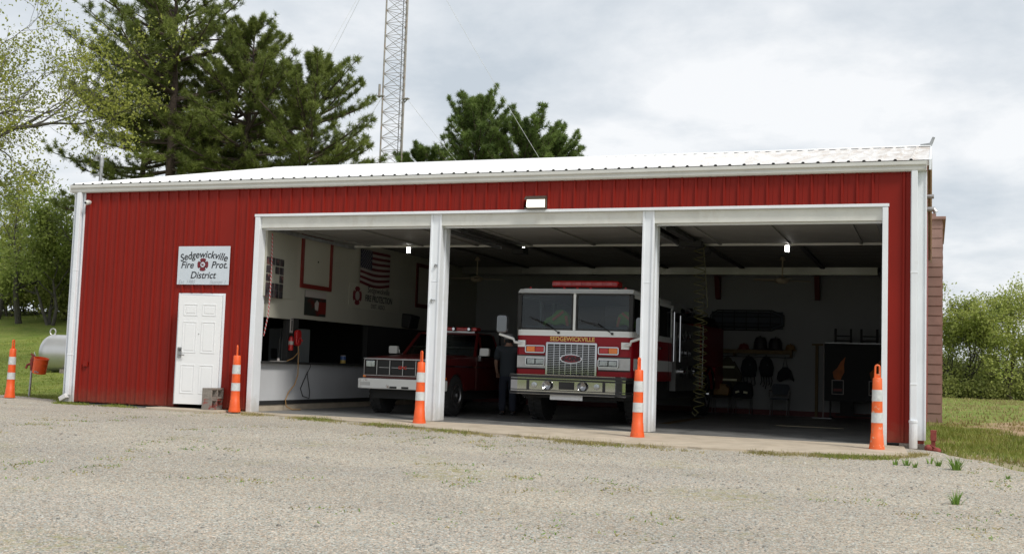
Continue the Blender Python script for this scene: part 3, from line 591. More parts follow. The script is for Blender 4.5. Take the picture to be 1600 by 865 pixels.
e2 = MB(); e2.tube([(-.03, -.0215, .0), (.01, -.0215, .03)], .008, 6).tube([(-.035, -.0215, .035), (.015, -.0215, -.005)], .008, 6); e2.build('emblem_tools', 'maroon', em)
f = thing('flood_light', 'lit flood light in bronze housing above the middle bay', 'lamp', (5.57, -.056, 3.79)); f.scale = (1, 1.1, 1.08)
h = MB(); h.prism([(0, -.10), (0, .105), (-.06, .105), (-.13, .05), (-.13, .035), (-.012, .09), (-.012, -.085), (-.11, -.085), (-.11, -.10)], 'x', -.185, .185); h.build('housing', 'bronze', f, bevel=.006)
MB().prism([(-.014, .085), (-.095, .045), (-.115, -.075), (-.014, -.083)], 'x', -.15, .15).build('lens', 'flood', f, bevel=.01)
f = thing('security_camera', 'small white security camera under the gutter at the left corner', 'camera', (-3.86, -.055, 3.97))
MB().cyl((0, 0, 0), (0, -.05, 0), .045, 14).build('mount', 'white', f, smooth=True); MB().ball((0, -.07, -.01), .05).build('camera_body', 'gutter', f, smooth=True); MB().cyl((.0, -.11, -.02), (.0, -.125, -.02), .022, 10).build('lens', 'black', f)

# ---------------------------------------------------------------- traffic cones
def cone(loc, label, body='orange', rz=0, lean=0, hr=0):
    t = thing('traffic_cone', label, 'traffic cone', loc, rz, 'orange channelizer cones before the station'); t.rotation_euler = (lean, 0, rz)
    MB().lathe([(.112, 0), (.112, .02), (.104, .06), (.097, .09), (.088, .22), (.084, .225), (.080, .38), (.077, .53), (.074, .70), (.070, .86), (.066, 1.02), (.055, 1.035)], n=24).build('body', body, t, smooth=True)
    for (z0, z1, ra, rb) in ((.385, .53, .0825, .0785), (.695, .86, .0758, .0715)): MB().lathe([(ra, z0), (rb, z1)], n=24).build('reflective_band', 'band', t, smooth=True)
    ring = []
    for k in range(25): 
        a = math.pi*k/24; ring.append((.030*math.cos(a), 0, 1.185+.030*math.sin(a)))
    pth = [(.036, 0, 1.03), (.032, 0, 1.1)]+ring+[(-.032, 0, 1.1), (-.036, 0, 1.03)]
    hmb = MB(); hmb.tube(pth, .014, 8); hmb.box(-.035, .035, -.012, .012, 1.03, 1.09); hmb.xf(Matrix.Rotation(hr, 4, 'Z')); hmb.build('handle', body, t, smooth=True)
    return t
cone((-6.4, .83, -.01), 'orange cone at the grass edge beside the orange bucket', rz=.4, lean=-.02, hr=R(75))
cone((-.12, -.24, .0), 'orange cone between the cinder blocks and the first bay', rz=1.0, hr=R(60))
cone((3.76, -.56, -.01), 'orange cone in front of the left white bay post', rz=2, hr=R(25))
cone((7.66, -1.02, -.02), 'orange cone in front of the right white bay post', rz=3.1, lean=.012, hr=R(80))
cone((11.17, -.86, -.02), 'scuffed orange cone with worn bands by the right jamb', body='orange_old', rz=.3, hr=R(-10))

# ---------------------------------------------------------------- cinder blocks
def block(loc, label, m, rz):
    # cores run along X, long side along Y
    b = MB(); d, l, h, t = .2, .4, .198, .035
    b.box(0, d, 0, l, 0, t).box(0, d, 0, l, h-t, h)
    for y in (0, l/2-t/2, l-t): b.box(0, d, y, y+t, t, h-t)
    o = b.build('cinder_block', m, bevel=.004); o.location = loc; o.rotation_euler = (0, 0, rz); return tag(o, label, 'cinder block', 'stacked cinder blocks')
block((-.70, -.44, .022), 'lower cinder block with red paint on its end by the door', 'block_red', R(4))
block((-.705, -.435, .221), 'upper grey cinder block, top of the stack by the door', 'block', R(1))

# ---------------------------------------------------------------- yard bits: tank, hydrants, bucket, mast
t = thing('propane_tank', 'silver propane tank lying on the grass behind the left corner', 'tank', (-13.45, 9.8, land_z(-13.3, 9.8)-.2), R(14))
pr = [(.001, -.02)]
for k in range(1, 9): a = math.pi/2*k/8; pr.append((.56*math.sin(a), .38-.40*math.cos(a)))
pr += [(.56, 4.0)]
for k in range(1, 9): a = math.pi/2*k/8; pr.append((max(.56*math.cos(a), .001), 4.0+.40*math.sin(a)))
MB().lathe(pr, (-.3, 0, .78), 28, 'x').build('shell', 'tank', t, smooth=True)
ri = [( .0+.09*math.cos(2*math.pi*k/16), 0, 1.42+.10*math.sin(2*math.pi*k/16)) for k in range(16)]
MB().tube(ri, .02, 8, closed=True).build('lifting_lug', 'tank', t, smooth=True)
MB().box(1.5, 2.2, -.2, .2, 1.3, 1.5).build('valve_cover', 'tank', t, bevel=.04)
for x in (.55, 3.1): MB().box(x, x+.2, -.5, .5, -.1, .3).build('saddle', 'block', t)
h = thing('yard_hydrant', 'grey yard hydrant pipe with rusty red head at the grass edge', 'hydrant', (-6.77, 1.78, -.06))
MB().tube([(0, 0, -.05), (.03, 0, .66)], .024, 10).build('pipe', 'galv', h, smooth=True)
hd = MB(); hd.tube([(.03, 0, .62), (.035, 0, .86)], [.035, .05], 10).tube([(.035, 0, .86), (.06, 0, .95), (.0, -.02, .98)], [.05, .035, .02], 8).tube([(.03, 0, .78), (-.05, -.05, .74), (-.08, -.06, .66)], [.03, .028, .024], 8).tube([(.05, 0, .9), (.1, 0, .8), (.06, 0, .66)], .018, 8); hd.build('head', 'rust', h, smooth=True)
b = thing('orange_bucket', 'orange plastic bucket hanging tilted on the yard hydrant', 'bucket', (-6.53, 1.80, .67)); b.rotation_euler = (R(6), R(11), R(10)); b.scale = (.88, .88, .92)
MB().lathe([(.165, -.18), (.175, .16), (.185, .165), (.185, .185), (.165, .185), (.155, -.165), (.001, -.166)], n=22).build('pail', 'orange', b, smooth=True)
bd = MB()
for z, rr in ((-.05, .1725), (.07, .1765)): bd.lathe([(rr-.002, z-.006), (rr+.004, z), (rr-.002, z+.006)], n=22)
bd.build('rib_ring', 'orange', b)
mk = MB(); mk.box(-.02, .01, -.18, -.172, -.15, -.11).box(.03, .045, -.18, -.172, -.15, -.10).box(.055, .09, -.176, -.165, -.14, -.12); mk.build('white_mark', 'fl_white', b)
MB().tube([(-.18, 0, .17), (-.20, 0, .25), (-.23, 0, .28), (-.17, -.02, .22)], .008, 6).build('bail', 'galv', b)
h = thing('corner_spigot', 'low rusty red spigot post at the right corner trim', 'spigot', (11.93, -.16, -.09))
MB().box(-.025, .035, -.03, .03, 0, .34).build('post', 'rust', h, bevel=.004); MB().box(-.035, .05, -.05, .04, .2, .36).build('cover_box', 'rust', h, bevel=.006)
w_ = MB(); w_.ball((-.06, -.05, .09), .06, 10, 6).ball((.05, -.04, .06), (.07, .06, .05), 10, 6).tube([(-.1, -.04, .02), (-.03, -.06, .14), (.06, -.05, .08)], .018, 8); w_.build('valve_body', 'rust', h, smooth=True)
m_ = thing('mast_pole', 'slim grey mast with hooked top behind the left roof corner', 'pole', (-9.4, 6.6, land_z(-9.4, 6.6)))
MB().tube([(.0, 0, 0), (.12, 0, 5.95)], .045, 10).build('pole', 'galv', m_, smooth=True)
pth = [(.12, 0, 5.9), (.12, 0, 6.08), (.10, 0, 6.17), (.02, 0, 6.20), (-.06, 0, 6.14), (-.07, 0, 6.06)]
MB().tube(pth, [.055, .06, .06, .06, .07, .08], 10).build('hooked_cap', 'galv', m_, smooth=True)
MB().box(-.12, .2, -.03, .03, 5.65, 5.7).build('crossarm', 'galv', m_)

# ---------------------------------------------------------------- radio tower
tw = thing('radio_tower', 'tall guyed lattice radio tower behind the roof', 'tower', (-12.28, 30, 0))
lg = MB(); H_ = 27
P3 = [(-.57, 0), (.57, 0), (.05, .95)]
for (x, y) in P3: MB().cyl((x, y, 0), (x*.98, y, H_), .043, 8).build('leg', 'tower', tw, smooth=True)
k = MB(); z = .5; i = 0
while z < H_-.6:
    for (a, b) in ((0, 1), (1, 2), (2, 0)):
        A, C = P3[a], P3[b]
        k.tube([(A[0], A[1], z), (C[0], C[1], z)], .013, 5)
        k.tube([(A[0], A[1], z), (C[0], C[1], z+.62)], .013, 5); k.tube([(C[0], C[1], z+.02), (A[0], A[1], z+.62)], .010, 5)
    z += .62
k.build('lattice', 'tower', tw)
for z in (13.8, 21.5):
    pl = MB(); pl.box(-.85, -.5, -.1, .1, z-.15, z-.1).tube([(-.75, 0, z-.2), (-.75, 0, z+.45)], .06, 8); pl.build('guy_bracket', 'tower', tw); MB().box(.5, .82, -.1, .1, z-.35, z-.3).tube([(.5, 0, z-.6), (.8, 0, z-.3)], .03, 6).build('guy_bracket', 'tower', tw)
for (a, b) in (((-.6, 0, 13.6), (-11, 1, 0.5)), ((-.6, 0, 13.6), (-5.5, -9, 1)), ((.7, 0, 13.5), (13, 2, .3)), ((-.6, 0, 21.3), (-13, 1, .5)), ((-.6, 0, 21.3), (-6.5, -9, 1)), ((.7, 0, 21.2), (14, 2, .3))):
    A, C = Vector(a), Vector(b); pts = [A.lerp(C, t/12)-Vector((0, 0, .5*4*(t/12)*(1-t/12))) for t in range(13)]
    MB().tube(pts, .009, 5).build('guy_wire', 'wire', tw)
MB().tube([(.2, .3, 0), (.2, .3, H_)], .018, 6).build('feed_cable', 'black', tw)
# ---------------------------------------------------------------- trees
def tufts(rng, P, D, n, ln, wd, spread=.9):
    """needle bundles: for each point P with direction D, n narrow triangles"""
    P = np.repeat(np.asarray(P), n, 0); D = np.repeat(np.asarray(D), n, 0); k = len(P)
    d = D*.35 + rng.normal(0, .8, (k, 3)); d[:, 2] += .25; d /= np.linalg.norm(d, axis=1, keepdims=True)
    s = np.cross(d, rng.normal(0, 1, (k, 3))); s /= np.linalg.norm(s, axis=1, keepdims=True)+1e-9
    l = ln*rng.uniform(.6, 1.15, (k, 1)); P = P + D*rng.uniform(-.35, .35, (k, 1))*ln + d*ln*.15
    V = np.stack([P-s*wd*.5, P+s*wd*.5, P+d*l], 1).reshape(-1, 3)
    return V, np.arange(3*k).reshape(-1, 3)
def leaves(rng, P, size, jit):
    P = np.asarray(P); k = len(P); P = P+rng.normal(0, jit, (k, 3))
    a = rng.normal(0, 1, (k, 3)); a[:, 2] -= .3; a /= np.linalg.norm(a, axis=1, keepdims=True); b = np.cross(a, rng.normal(0, 1, (k, 3))); b /= np.linalg.norm(b, axis=1, keepdims=True)+1e-9
    s = size*rng.uniform(.6, 1.25, (k, 1))
    V = np.stack([P, P+a*s*.5+b*s*.3, P+a*s, P+a*s*.5-b*s*.3], 1).reshape(-1, 3)
    return V, np.arange(4*k).reshape(-1, 4)
def pine(label, loc, H, base, rad, seed, top=None, dens=1., lean=(0, 0), m='pine', elev=(-4, 46), tuft=.21, prof=None, group=None, r0=.24, name='pine_tree', nn=48, ws=1.):
    rng = np.random.default_rng(seed); t = thing(name, label, 'tree', loc, 0, group)
    tr = []; n = 14; wx = rng.normal(0, .12, n).cumsum()*.5; wy = rng.normal(0, .12, n).cumsum()*.5
    for i in range(n): f = i/(n-1); tr.append(Vector((lean[0]*f+wx[i], lean[1]*f+wy[i], H*f)))
    def at(z):
        f = min(max(z/H, 0), .9999)*(n-1); i = int(f); return tr[i].lerp(tr[i+1], f-i)
    MB().tube(tr, [max(.02, r0*(1-i/(n-1))**.8) for i in range(n)], 9).build('trunk', 'bark', t, smooth=True)
    prof = prof or (lambda f: (math.sin(math.pi*min(1, .18+.82*f)**.8) if f < .5 else (1-f)**.62*1.42) + .03)
    br = MB(); TP, TD = [], []; z = base
    while z < H-.15:
        f = (z-base)/(H-base)
        for q in range(int(rng.integers(2, 5))):
            az = rng.uniform(0, 2*math.pi); ln = rad*max(.12, prof(f))*rng.uniform(.68, 1.04)
            el = R(elev[0]+(elev[1]-elev[0])*f+rng.normal(0, 9)); p = at(z+rng.uniform(-.2, .2)); o = Vector((math.cos(az), math.sin(az), 0)); side = Vector((-o.y, o.x, 0))
            pts = [p]; ns = 7; bend = rng.normal(0, .1); cur = p.copy()
            for s_ in range(ns):
                fe = el+R(22)*(s_/ns)**2; dd = (o*math.cos(fe)+Vector((0, 0, math.sin(fe)))+side*bend*s_*.35).normalized(); cur = cur+dd*(ln/ns); pts.append(cur.copy())
            br.tube(pts, [max(.008, .016+.016*ln*(1-i/ns)) for i in range(ns+1)], 5, cap=False)
            k0 = max(2, int(ns*.34))
            for i in range(k0, ns+1):
                c = pts[i]; dirn = (pts[i]-pts[i-1]).normalized()
                nsub = 4 if i < ns else 5
                for w_ in range(nsub):
                    if rng.random() > dens: continue
                    sl = ln*.30*(1.15-.55*i/ns)*rng.uniform(.3, 1.1)
                    sd_ = (dirn*rng.uniform(.3, 1)+side*rng.choice([-1, 1])*rng.uniform(.2, 1)+Vector((0, 0, rng.uniform(-.15, .75)))).normalized()
                    e_ = c+sd_*sl; 
                    if sl > .3: br.tube([c, e_], [.012, .006], 3, cap=False)
                    for g_ in np.linspace(.45, 1, max(1, int(sl/.30))): TP.append(c.lerp(e_, float(g_))); TD.append((sd_+Vector((0, 0, .35))).normalized())
        z += rng.uniform(.20, .38)*ws
    for _ in range(8): TP.append(tr[-1]+Vector(rng.normal(0, .12, 3))); TD.append(Vector((0, 0, 1)))
    br.build('limbs', 'bark', t)
    V, F = tufts(rng, [tuple(v) for v in TP], [tuple(v) for v in TD], nn, tuft, .022); smesh('crown', V, F, m, t); return t
def deciduous(label, loc, seed, H, spread, m='leaf', leaf=.13, nleaf=14, trunk_r=.16, depth=5, first=None, upright=.5, group=None, stems=1, name='leafy_tree', low=.25, cat='tree', bark='bark2', jit=.22, lenf=.72, cut=.15, tips=False):
    rng = np.random.default_rng(seed); t = thing(name, label, cat, loc, 0, group); lim = MB(); trk = MB(); LP = []
    def grow(p, d, ln, r, lv, mb):
        k = 5; pts = [p]; rr = [r]; cur = p.copy(); dd = d.copy()
        for i in range(k):
            dd = (dd+Vector(rng.normal(0, .16, 3))+Vector((0, 0, .05*upright))).normalized(); cur = cur+dd*(ln/k); pts.append(cur.copy()); rr.append(max(.006, r*(1-.45*(i+1)/k)))
        mb.tube(pts, rr, 8 if r > .05 else (5 if r > .02 else 3), cap=False)
        if lv <= (0 if tips else 1):
            for i in ((2, 4, 5) if tips else range(1, k+1)):
                for _ in range(max(1, nleaf//k)): LP.append(tuple(pts[i]+Vector(rng.normal(0, jit, 3))))
        if lv == 0: return
        nb = int(rng.integers(3, 5)) if lv > 1 else 3
        for b in range(nb):
            i = k if b == 0 else int(rng.integers(2, k+1)); ax = dd.orthogonal().normalized(); ax.rotate(Matrix.Rotation(rng.uniform(0, 6.28), 3, dd))
            a = rng.uniform(.15, .45) if b == 0 else rng.uniform(.5, 1.05); nd = (dd*math.cos(a)+ax*math.sin(a)*spread+Vector((0, 0, .18*upright))).normalized()
            grow(pts[i], nd, ln*lenf*rng.uniform(.75, 1.15), rr[i]*(.8 if b == 0 else .58), lv-1, lim)
    if first: 
        for (p, d, ln, r, lv) in first: grow(Vector(p), Vector(d).normalized(), ln, r, lv, trk if lv >= depth else lim)
    else:
        for s_ in range(stems):
            a = rng.uniform(0, 6.28); d = Vector((.28*math.cos(a), .28*math.sin(a), 1)) if stems > 1 else Vector((rng.normal(0, .06), rng.normal(0, .06), 1))
            grow(Vector((.25*math.cos(a), .25*math.sin(a), 0))*(stems > 1), d.normalized(), H*low, trunk_r, depth, trk)
    trk.build('trunk', bark, t, smooth=True); lim.build('limbs', bark, t)
    LP = [q for q in LP if q[2] > cut]; V, F = leaves(rng, LP, leaf, jit*.6); smesh('crown', V, F, m, t); return t

def gz(x, y): return land_z(x, y)
PG = 'tall pines behind the station'
pine('tallest pine with long bare trunk, top beyond the picture edge', (-18.25, 21.2, gz(-18, 21)), 17.4, 7.0, 4.3, 11, dens=1, group=PG, r0=.30)
pine('second tall pine standing right of the tallest one', (-16.0, 22.3, gz(-16, 22)), 13.3, 5.8, 3.9, 12, dens=1, lean=(.9, 0), group=PG, r0=.24)
pine('spreading lower pine beside the radio tower', (-13.3, 22.8, gz(-13, 23)), 11.7, 5.2, 3.6, 13, dens=1, lean=(.6, 0), group=PG, r0=.22, elev=(5, 42))
pine('dark pine partly hidden by the pale spring leaves', (-20.3, 22.5, gz(-20, 22)), 13.4, 4.6, 3.6, 14, group=PG, r0=.22)
pine('slim pine trunk in the gap between the tall pines', (-17.3, 24.3, gz(-17, 24)), 12.9, 5.0, 3.3, 15, group=PG, r0=.2)
WG = 'small pines behind the middle of the roof'
vprof = lambda f: (1.0-.42*f) if f < .8 else 3.3*(1-f)+.12
pine('narrow white pine with upswept open branches, right of the tower', (-8.9, 32, 0), 13.3, 7.6, 3.3, 21, m='pine2', elev=(16, 56), tuft=.20, prof=vprof, ws=.45, group=WG, r0=.14, dens=.95)
pine('broad rounded white pine, rightmost above the roof', (-6.9, 33, 0), 12.2, 7.2, 3.4, 22, m='pine2', elev=(6, 52), tuft=.20, prof=vprof, ws=.45, group=WG, r0=.14, lean=(.5, 0), dens=1)
pine('bushy white pine behind the broad rounded one', (-5.9, 34.5, 0), 11.8, 7.0, 3.2, 24, m='pine2', elev=(6, 50), tuft=.20, prof=vprof, ws=.45, group=WG, r0=.12)
pine('little pine top just above the roof beside the tower', (-11.0, 31.2, 0), 11.0, 8.0, 2.0, 23, m='pine2', elev=(10, 45), tuft=.20, ws=.7, group=WG, r0=.08)
# near oak whose limbs come in from the left
deciduous('wide oak with pale spring leaves reaching in from the left', (-17.2, 7.2, gz(-17.2, 7.2)), 31, 11, 1.15, m='leaf', leaf=.10, nleaf=36, tips=True, cut=4.4, trunk_r=.42, depth=6, upright=.45, jit=.12, name='oak_tree', lenf=.72,
    first=[((0, 0, -.2), (.05, 0, 1), 3.6, .42, 0), ((.15, 0, 3.3), (.75, -.1, .85), 3.2, .24, 5), ((.1, .1, 3.3), (.2, .3, 1), 3.4, .26, 5), ((.1, 0, 3.3), (.95, .1, .62), 2.9, .22, 5), ((0, 0, 3.1), (-.6, .4, .8), 3.0, .22, 4), ((.1, 0, 3.4), (.3, .0, 1.1), 4.2, .2, 5)])
# line of trees at the top of the left slope
LG = 'trees along the top of the left slope'
deciduous('dense dark green young tree at the top of the slope', (-27.9, 25.6, gz(-28, 25.6)), 41, 6.4, .9, m='leafd', leaf=.17, nleaf=20, depth=4, stems=3, upright=.8, trunk_r=.09, group=LG, low=.34)
deciduous('tall thin tree left of the dense dark one on the slope', (-30.2, 26.0, gz(-30, 26)), 42, 8.6, 1.0, m='leafd', leaf=.17, nleaf=9, depth=5, upright=.7, trunk_r=.16, group=LG, low=.33)
deciduous('tree behind the corner trim at the top of the slope', (-26.0, 27.0, gz(-26, 27)), 43, 7.8, 1.0, m='leafd', leaf=.17, nleaf=10, depth=5, upright=.7, trunk_r=.14, group=LG, low=.30)
deciduous('pale leafy tree at the far left of the slope', (-33.0, 27.5, gz(-33, 27.5)), 44, 7.6, 1.0, m='leaf', leaf=.17, nleaf=10, depth=5, upright=.6, trunk_r=.14, group=LG, low=.3)
for i, (x, y, h_) in enumerate(((-35, 31, 3.2), (-32.5, 30, 2.8), (-30.3, 31, 3.3), (-28.2, 30, 3.0), (-26.2, 31, 3.4), (-24, 30.5, 3.1), (-31.5, 33, 4.0), (-27.2, 33, 3.8), (-29.2, 28, 2.6), (-33.6, 29, 2.8), (-27.0, 28.3, 2.4), (-25.2, 28.5, 2.7), (-36.5, 30, 3.0))):
    deciduous('thin stemmed shrub in the thicket at the top of the slope', (x, y, gz(x, y)-.1), 60+i, h_, 1.0, m='bush', leaf=.20, nleaf=24, depth=3, stems=6, upright=.6, trunk_r=.045, name='thicket_shrub', cat='shrub', low=.42, jit=.3, group='thicket shrubs on the left slope')
# right tree line
RG = 'trees along the right field edge'
deciduous('tall pale green tree with fanned upright branches beside the brown wall', (13.6, 74, -.25), 51, 9.3, .62, m='leafy', leaf=.20, nleaf=12, depth=5, stems=4, upright=1.1, trunk_r=.13, group=RG, low=.34)
deciduous('dark trunked tree with pale crown at the right picture edge', (17.3, 75, -.25), 52, 9.0, .9, m='leafy', leaf=.20, nleaf=10, depth=5, upright=.8, trunk_r=.24, group=RG, low=.36, bark='bark')
deciduous('leaning tree past the right edge of the field', (19.6, 73, -.25), 53, 8.0, .9, m='leafy', leaf=.20, nleaf=10, depth=5, upright=.7, trunk_r=.2, group=RG, low=.3)
deciduous('dense low tree behind the dark trunked one', (15.6, 79, -.25), 54, 4.3, .95, m='leafd', leaf=.22, nleaf=12, depth=5, upright=.7, trunk_r=.13, group=RG, low=.25)
deciduous('dense low tree hugging the edge of the brown wall', (12.6, 78, -.25), 55, 4.4, .95, m='leafd', leaf=.22, nleaf=12, depth=5, upright=.7, trunk_r=.13, group=RG, low=.25)
deciduous('round green tree behind the right field edge', (18.6, 80, -.25), 56, 4.2, .95, m='leafd', leaf=.22, nleaf=12, depth=5, upright=.7, trunk_r=.13, group=RG, low=.25)
for i, (x, y, h_) in enumerate(((11.9, 73, 3.2), (13.2, 76, 3.6), (14.6, 76.5, 3.0), (15.8, 78, 3.6), (16.6, 77, 2.8), (18.2, 77.5, 3.3), (19.6, 77, 4.2), (14.2, 84, 3.8), (17.2, 86, 4), (12, 84, 4), (20, 86, 4), (12.6, 71.5, 1.3), (14.1, 71.8, 1.0), (15.4, 71.5, 1.2), (16.4, 72.2, 1.0), (18.3, 72, 1.2))):
    deciduous('bush in the understorey along the right field edge', (x, y, -.3), 80+i, h_, 1.1, m='bush', leaf=.22, nleaf=8, depth=3, stems=5, upright=.5, trunk_r=.05, name='field_bush', cat='bush', low=.40, jit=.36, group='bushes along the right field edge')

# ---------------------------------------------------------------- grass and weeds
def blades(name, pts, m, h, wd, seed, kind='stuff', per=5, spread=.06, lean=.45):
    rng = np.random.default_rng(seed); P = np.repeat(np.asarray(pts, float), per, 0); k = len(P)
    P[:, :2] += rng.normal(0, spread, (k, 2)); hh = (h if np.isscalar(h) else np.repeat(np.asarray(h), per)[:, None])*rng.uniform(.45, 1.2, (k, 1))
    d = rng.normal(0, lean, (k, 3)); d[:, 2] = 1; d /= np.linalg.norm(d, axis=1, keepdims=True)
    s = np.cross(d, rng.normal(0, 1, (k, 3))); s /= np.linalg.norm(s, axis=1, keepdims=True)+1e-9
    V = np.stack([P-s*wd, P+s*wd, P+d*hh], 1).reshape(-1, 3); o = smesh(name, V, np.arange(3*k).reshape(-1, 3), m)
    if kind: o['kind'] = kind
    return o
rng = np.random.default_rng(77)
def scatter(n, x0, x1, y0, y1, ok):
    P = np.column_stack([rng.uniform(x0, x1, n), rng.uniform(y0, y1, n)]); return [(x, y, land_z(x, y)-.01) for x, y in P if ok(x, y)]
def edge_x(y):  # right lot edge
    pts = [(11.85, -.3), (12.3, -1.2), (12.68, -2.1), (13.0, -2.9), (13.9, -4.6), (15.2, -7), (17, -10), (20, -15)]
    for (xa, ya), (xb, yb) in zip(pts, pts[1:]):
        if yb <= y <= ya: return xa+(xb-xa)*(ya-y)/(ya-yb)
    return 11.9
from mathutils import noise as mnoise
clump = lambda x, y, s=.6, t=0.: mnoise.noise(Vector((x*s, y*s, 3.3))) > t
dirt = lambda x, y: ((x-17.6)/4.8)**2+((y-13)/8.5)**2 < .8+.7*mnoise.noise(Vector((x*.9, y*.9, 1.)))
tag(blades('grass', scatter(9000, 11.9, 19, -9, 12, lambda x, y: x > edge_x(y)+.05 and not dirt(x, y) and clump(x, y, .9, -.25)), 'blade', .13, .011, 1, per=5, spread=.09), 'green grass growing on the right of the lot', 'grass')
tag(blades('dry_grass', scatter(5000, 11.8, 19, -9, 14, lambda x, y: x > edge_x(y)-.05 and clump(x+9, y, .8, -.05)), 'dry', .10, .010, 2, per=5, spread=.09), 'dry straw coloured grass by the right lot edge', 'grass')
tag(blades('dry_grass', scatter(2200, 11.9, 26, 10, 72, lambda x, y: clump(x, y, .35, .02) or clump(x, y, 1.3, .25)), 'dry', .16, .03, 11, per=5, spread=.25), 'taller pale grass tufts across the right field', 'grass')
tag(blades('grass', scatter(9000, -24, -4.3, 1.5, 26, lambda x, y: y > 2.0-(x+7)*.45 if x > -7.5 else y > 2.3-(x+8)*.26), 'blade', .07, .014, 3, per=6, spread=.16), 'mown green grass on the left slope', 'grass')
def strip(n, line, w_, h, s, m='blade', name='grass', lab='', t=-.1):
    P = []
    while len(P) < n:
        i = rng.integers(0, len(line)-1); a, b = line[i], line[i+1]; f = rng.random(); x = a[0]+(b[0]-a[0])*f; y = a[1]+(b[1]-a[1])*f+rng.normal(0, w_)
        if clump(x, y, 1.1, t): P.append((x, y, ground_z(x, y)-.005))
    return tag(blades(name, P, m, h, .008, s, per=4, spread=.05, lean=.8), lab, 'grass')
strip(1500, [(-8, 2.2), (-7, 2), (-5.5, 1.35), (-4.6, .5), (-4.2, -.12), (-2.2, -.18)], .07, .07, 4, lab='short grass along the left lot edge', t=-.3)
strip(1500, [(-.4, -.25), (.8, -.42), (1.9, -.68), (3.2, -1.1), (4.8, -1.65), (5.9, -1.95), (6.9, -2.25), (7.6, -2.35), (9, -2.4), (10, -2.35), (11.3, -2.1), (11.9, -.9)], .15, .06, 5, m='dry', name='dry_grass', lab='sparse dry grass along the apron edge', t=-.2)
strip(520, [(.8, -.42), (2.6, -.9), (6.6, -2.2), (7.6, -2.35), (8.6, -2.4), (10, -2.4), (11.5, -2.1)], .13, .07, 6, lab='sparse green grass along the apron edge', t=.12)
# thin sprouts in the gravel
P = [(x, y, ground_z(x, y)-.003) for x, y in zip(rng.uniform(-7, 13, 12000), rng.uniform(-12, -.5, 12000)) if mnoise.noise(Vector((x*.5, y*.5, 8.))) > .12 and mnoise.noise(Vector((x*2.5, y*2.5, 2.))) > .12]
tag(blades('sprouting_grass', P[::2], 'dry', .04, .009, 7, per=4, spread=.05, lean=1.2), 'thin straw coloured grass scattered over the gravel', 'grass')
tag(blades('sprouting_grass', P[1::2], 'weed', .035, .008, 8, per=4, spread=.05, lean=1.2), 'thin green sprouts scattered over the gravel', 'grass')
# loose stones
P = np.column_stack([rng.uniform(0, 14, 9000), rng.uniform(-13, -2.6, 9000)]); sv = []; sf = []
tet = np.array([(1, 0, -.5), (-.5, .87, -.5), (-.5, -.87, -.5), (.5, -.6, .5), (-.6, .1, .55), (.45, .6, .5)]); tf = np.array([(0, 1, 5), (1, 4, 5), (1, 2, 4), (2, 3, 4), (2, 0, 3), (0, 5, 3), (3, 5, 4)])
for i, (x, y) in enumerate(P):
    if x > edge_x(y)-.1 and y < -.3: continue
    s_ = rng.gamma(4, .0018)+.005; a = rng.uniform(0, 6.28); c, s2 = math.cos(a), math.sin(a); q = tet*rng.uniform(.7, 1.3, (6, 3))*s_; q = np.column_stack([q[:, 0]*c-q[:, 1]*s2, q[:, 0]*s2+q[:, 1]*c, q[:, 2]*.7])
    sf.append(tf+len(sv)*6); sv.append(q+np.array((x, y, ground_z(x, y)+s_*.2)))
K['stone'] = leafmat('loose_stones', (.19, .18, .16), (.47, .45, .40), 0, .9)
tag(smesh('loose_stones', np.concatenate(sv), np.concatenate(sf), 'stone'), 'loose pale stones on the gravel lot', 'stones', kind='stuff')
def weed(x, y, h, n, seed, label):
    rng2 = np.random.default_rng(seed); t = thing('weed', label, 'weed', (x, y, ground_z(x, y)-.01), 0, 'weeds in the gravel near the right corner'); vs = []; fs = []
    for i in range(n):
        a = rng2.uniform(0, 6.28); l = h*rng2.uniform(.6, 1.3); o = Vector((math.cos(a), math.sin(a), 0)); sd_ = Vector((-o.y, o.x, 0)); w0 = .009*rng2.uniform(.8, 1.6); sp = rng2.uniform(.2, 1.0); b = len(vs); r0 = o*rng2.uniform(0, .05)*(h/.15)
        for k_ in range(4):
            f = k_/3; p = r0+o*l*sp*f**1.3*.8+Vector((0, 0, l*(f-.35*sp*f*f))); ww = w0*(1-f*.9); vs += [tuple(p-sd_*ww), tuple(p+sd_*ww)]
        for k_ in range(3): fs.append((b+2*k_, b+2*k_+1, b+2*k_+3, b+2*k_+2))
    smesh('leaves', vs, fs, 'weed', t)
for i, (x, y, h, n, lb) in enumerate(((11.48, -2.9, .09, 16, 'small green weed nearest the downspout, leftmost of the row'), (11.62, -2.85, .11, 26, 'second weed from the downspout, a compact tuft'), (11.72, -3.05, .09, 22, 'low weed just right of the compact tuft'), (11.90, -2.45, .13, 9, 'thin upright weed sprig near the lot edge'), (12.0, -2.7, .12, 26, 'round weed left of the big weed clump'), (12.2, -3.05, .17, 60, 'largest leafy weed clump at the right lot edge'), (12.14, -6.3, .14, 26, 'lone weed further out on the gravel'), (12.75, -3.7, .06, 16, 'flat small weed right of the big clump'))): weed(x, y, h, n, 300+i, lb)

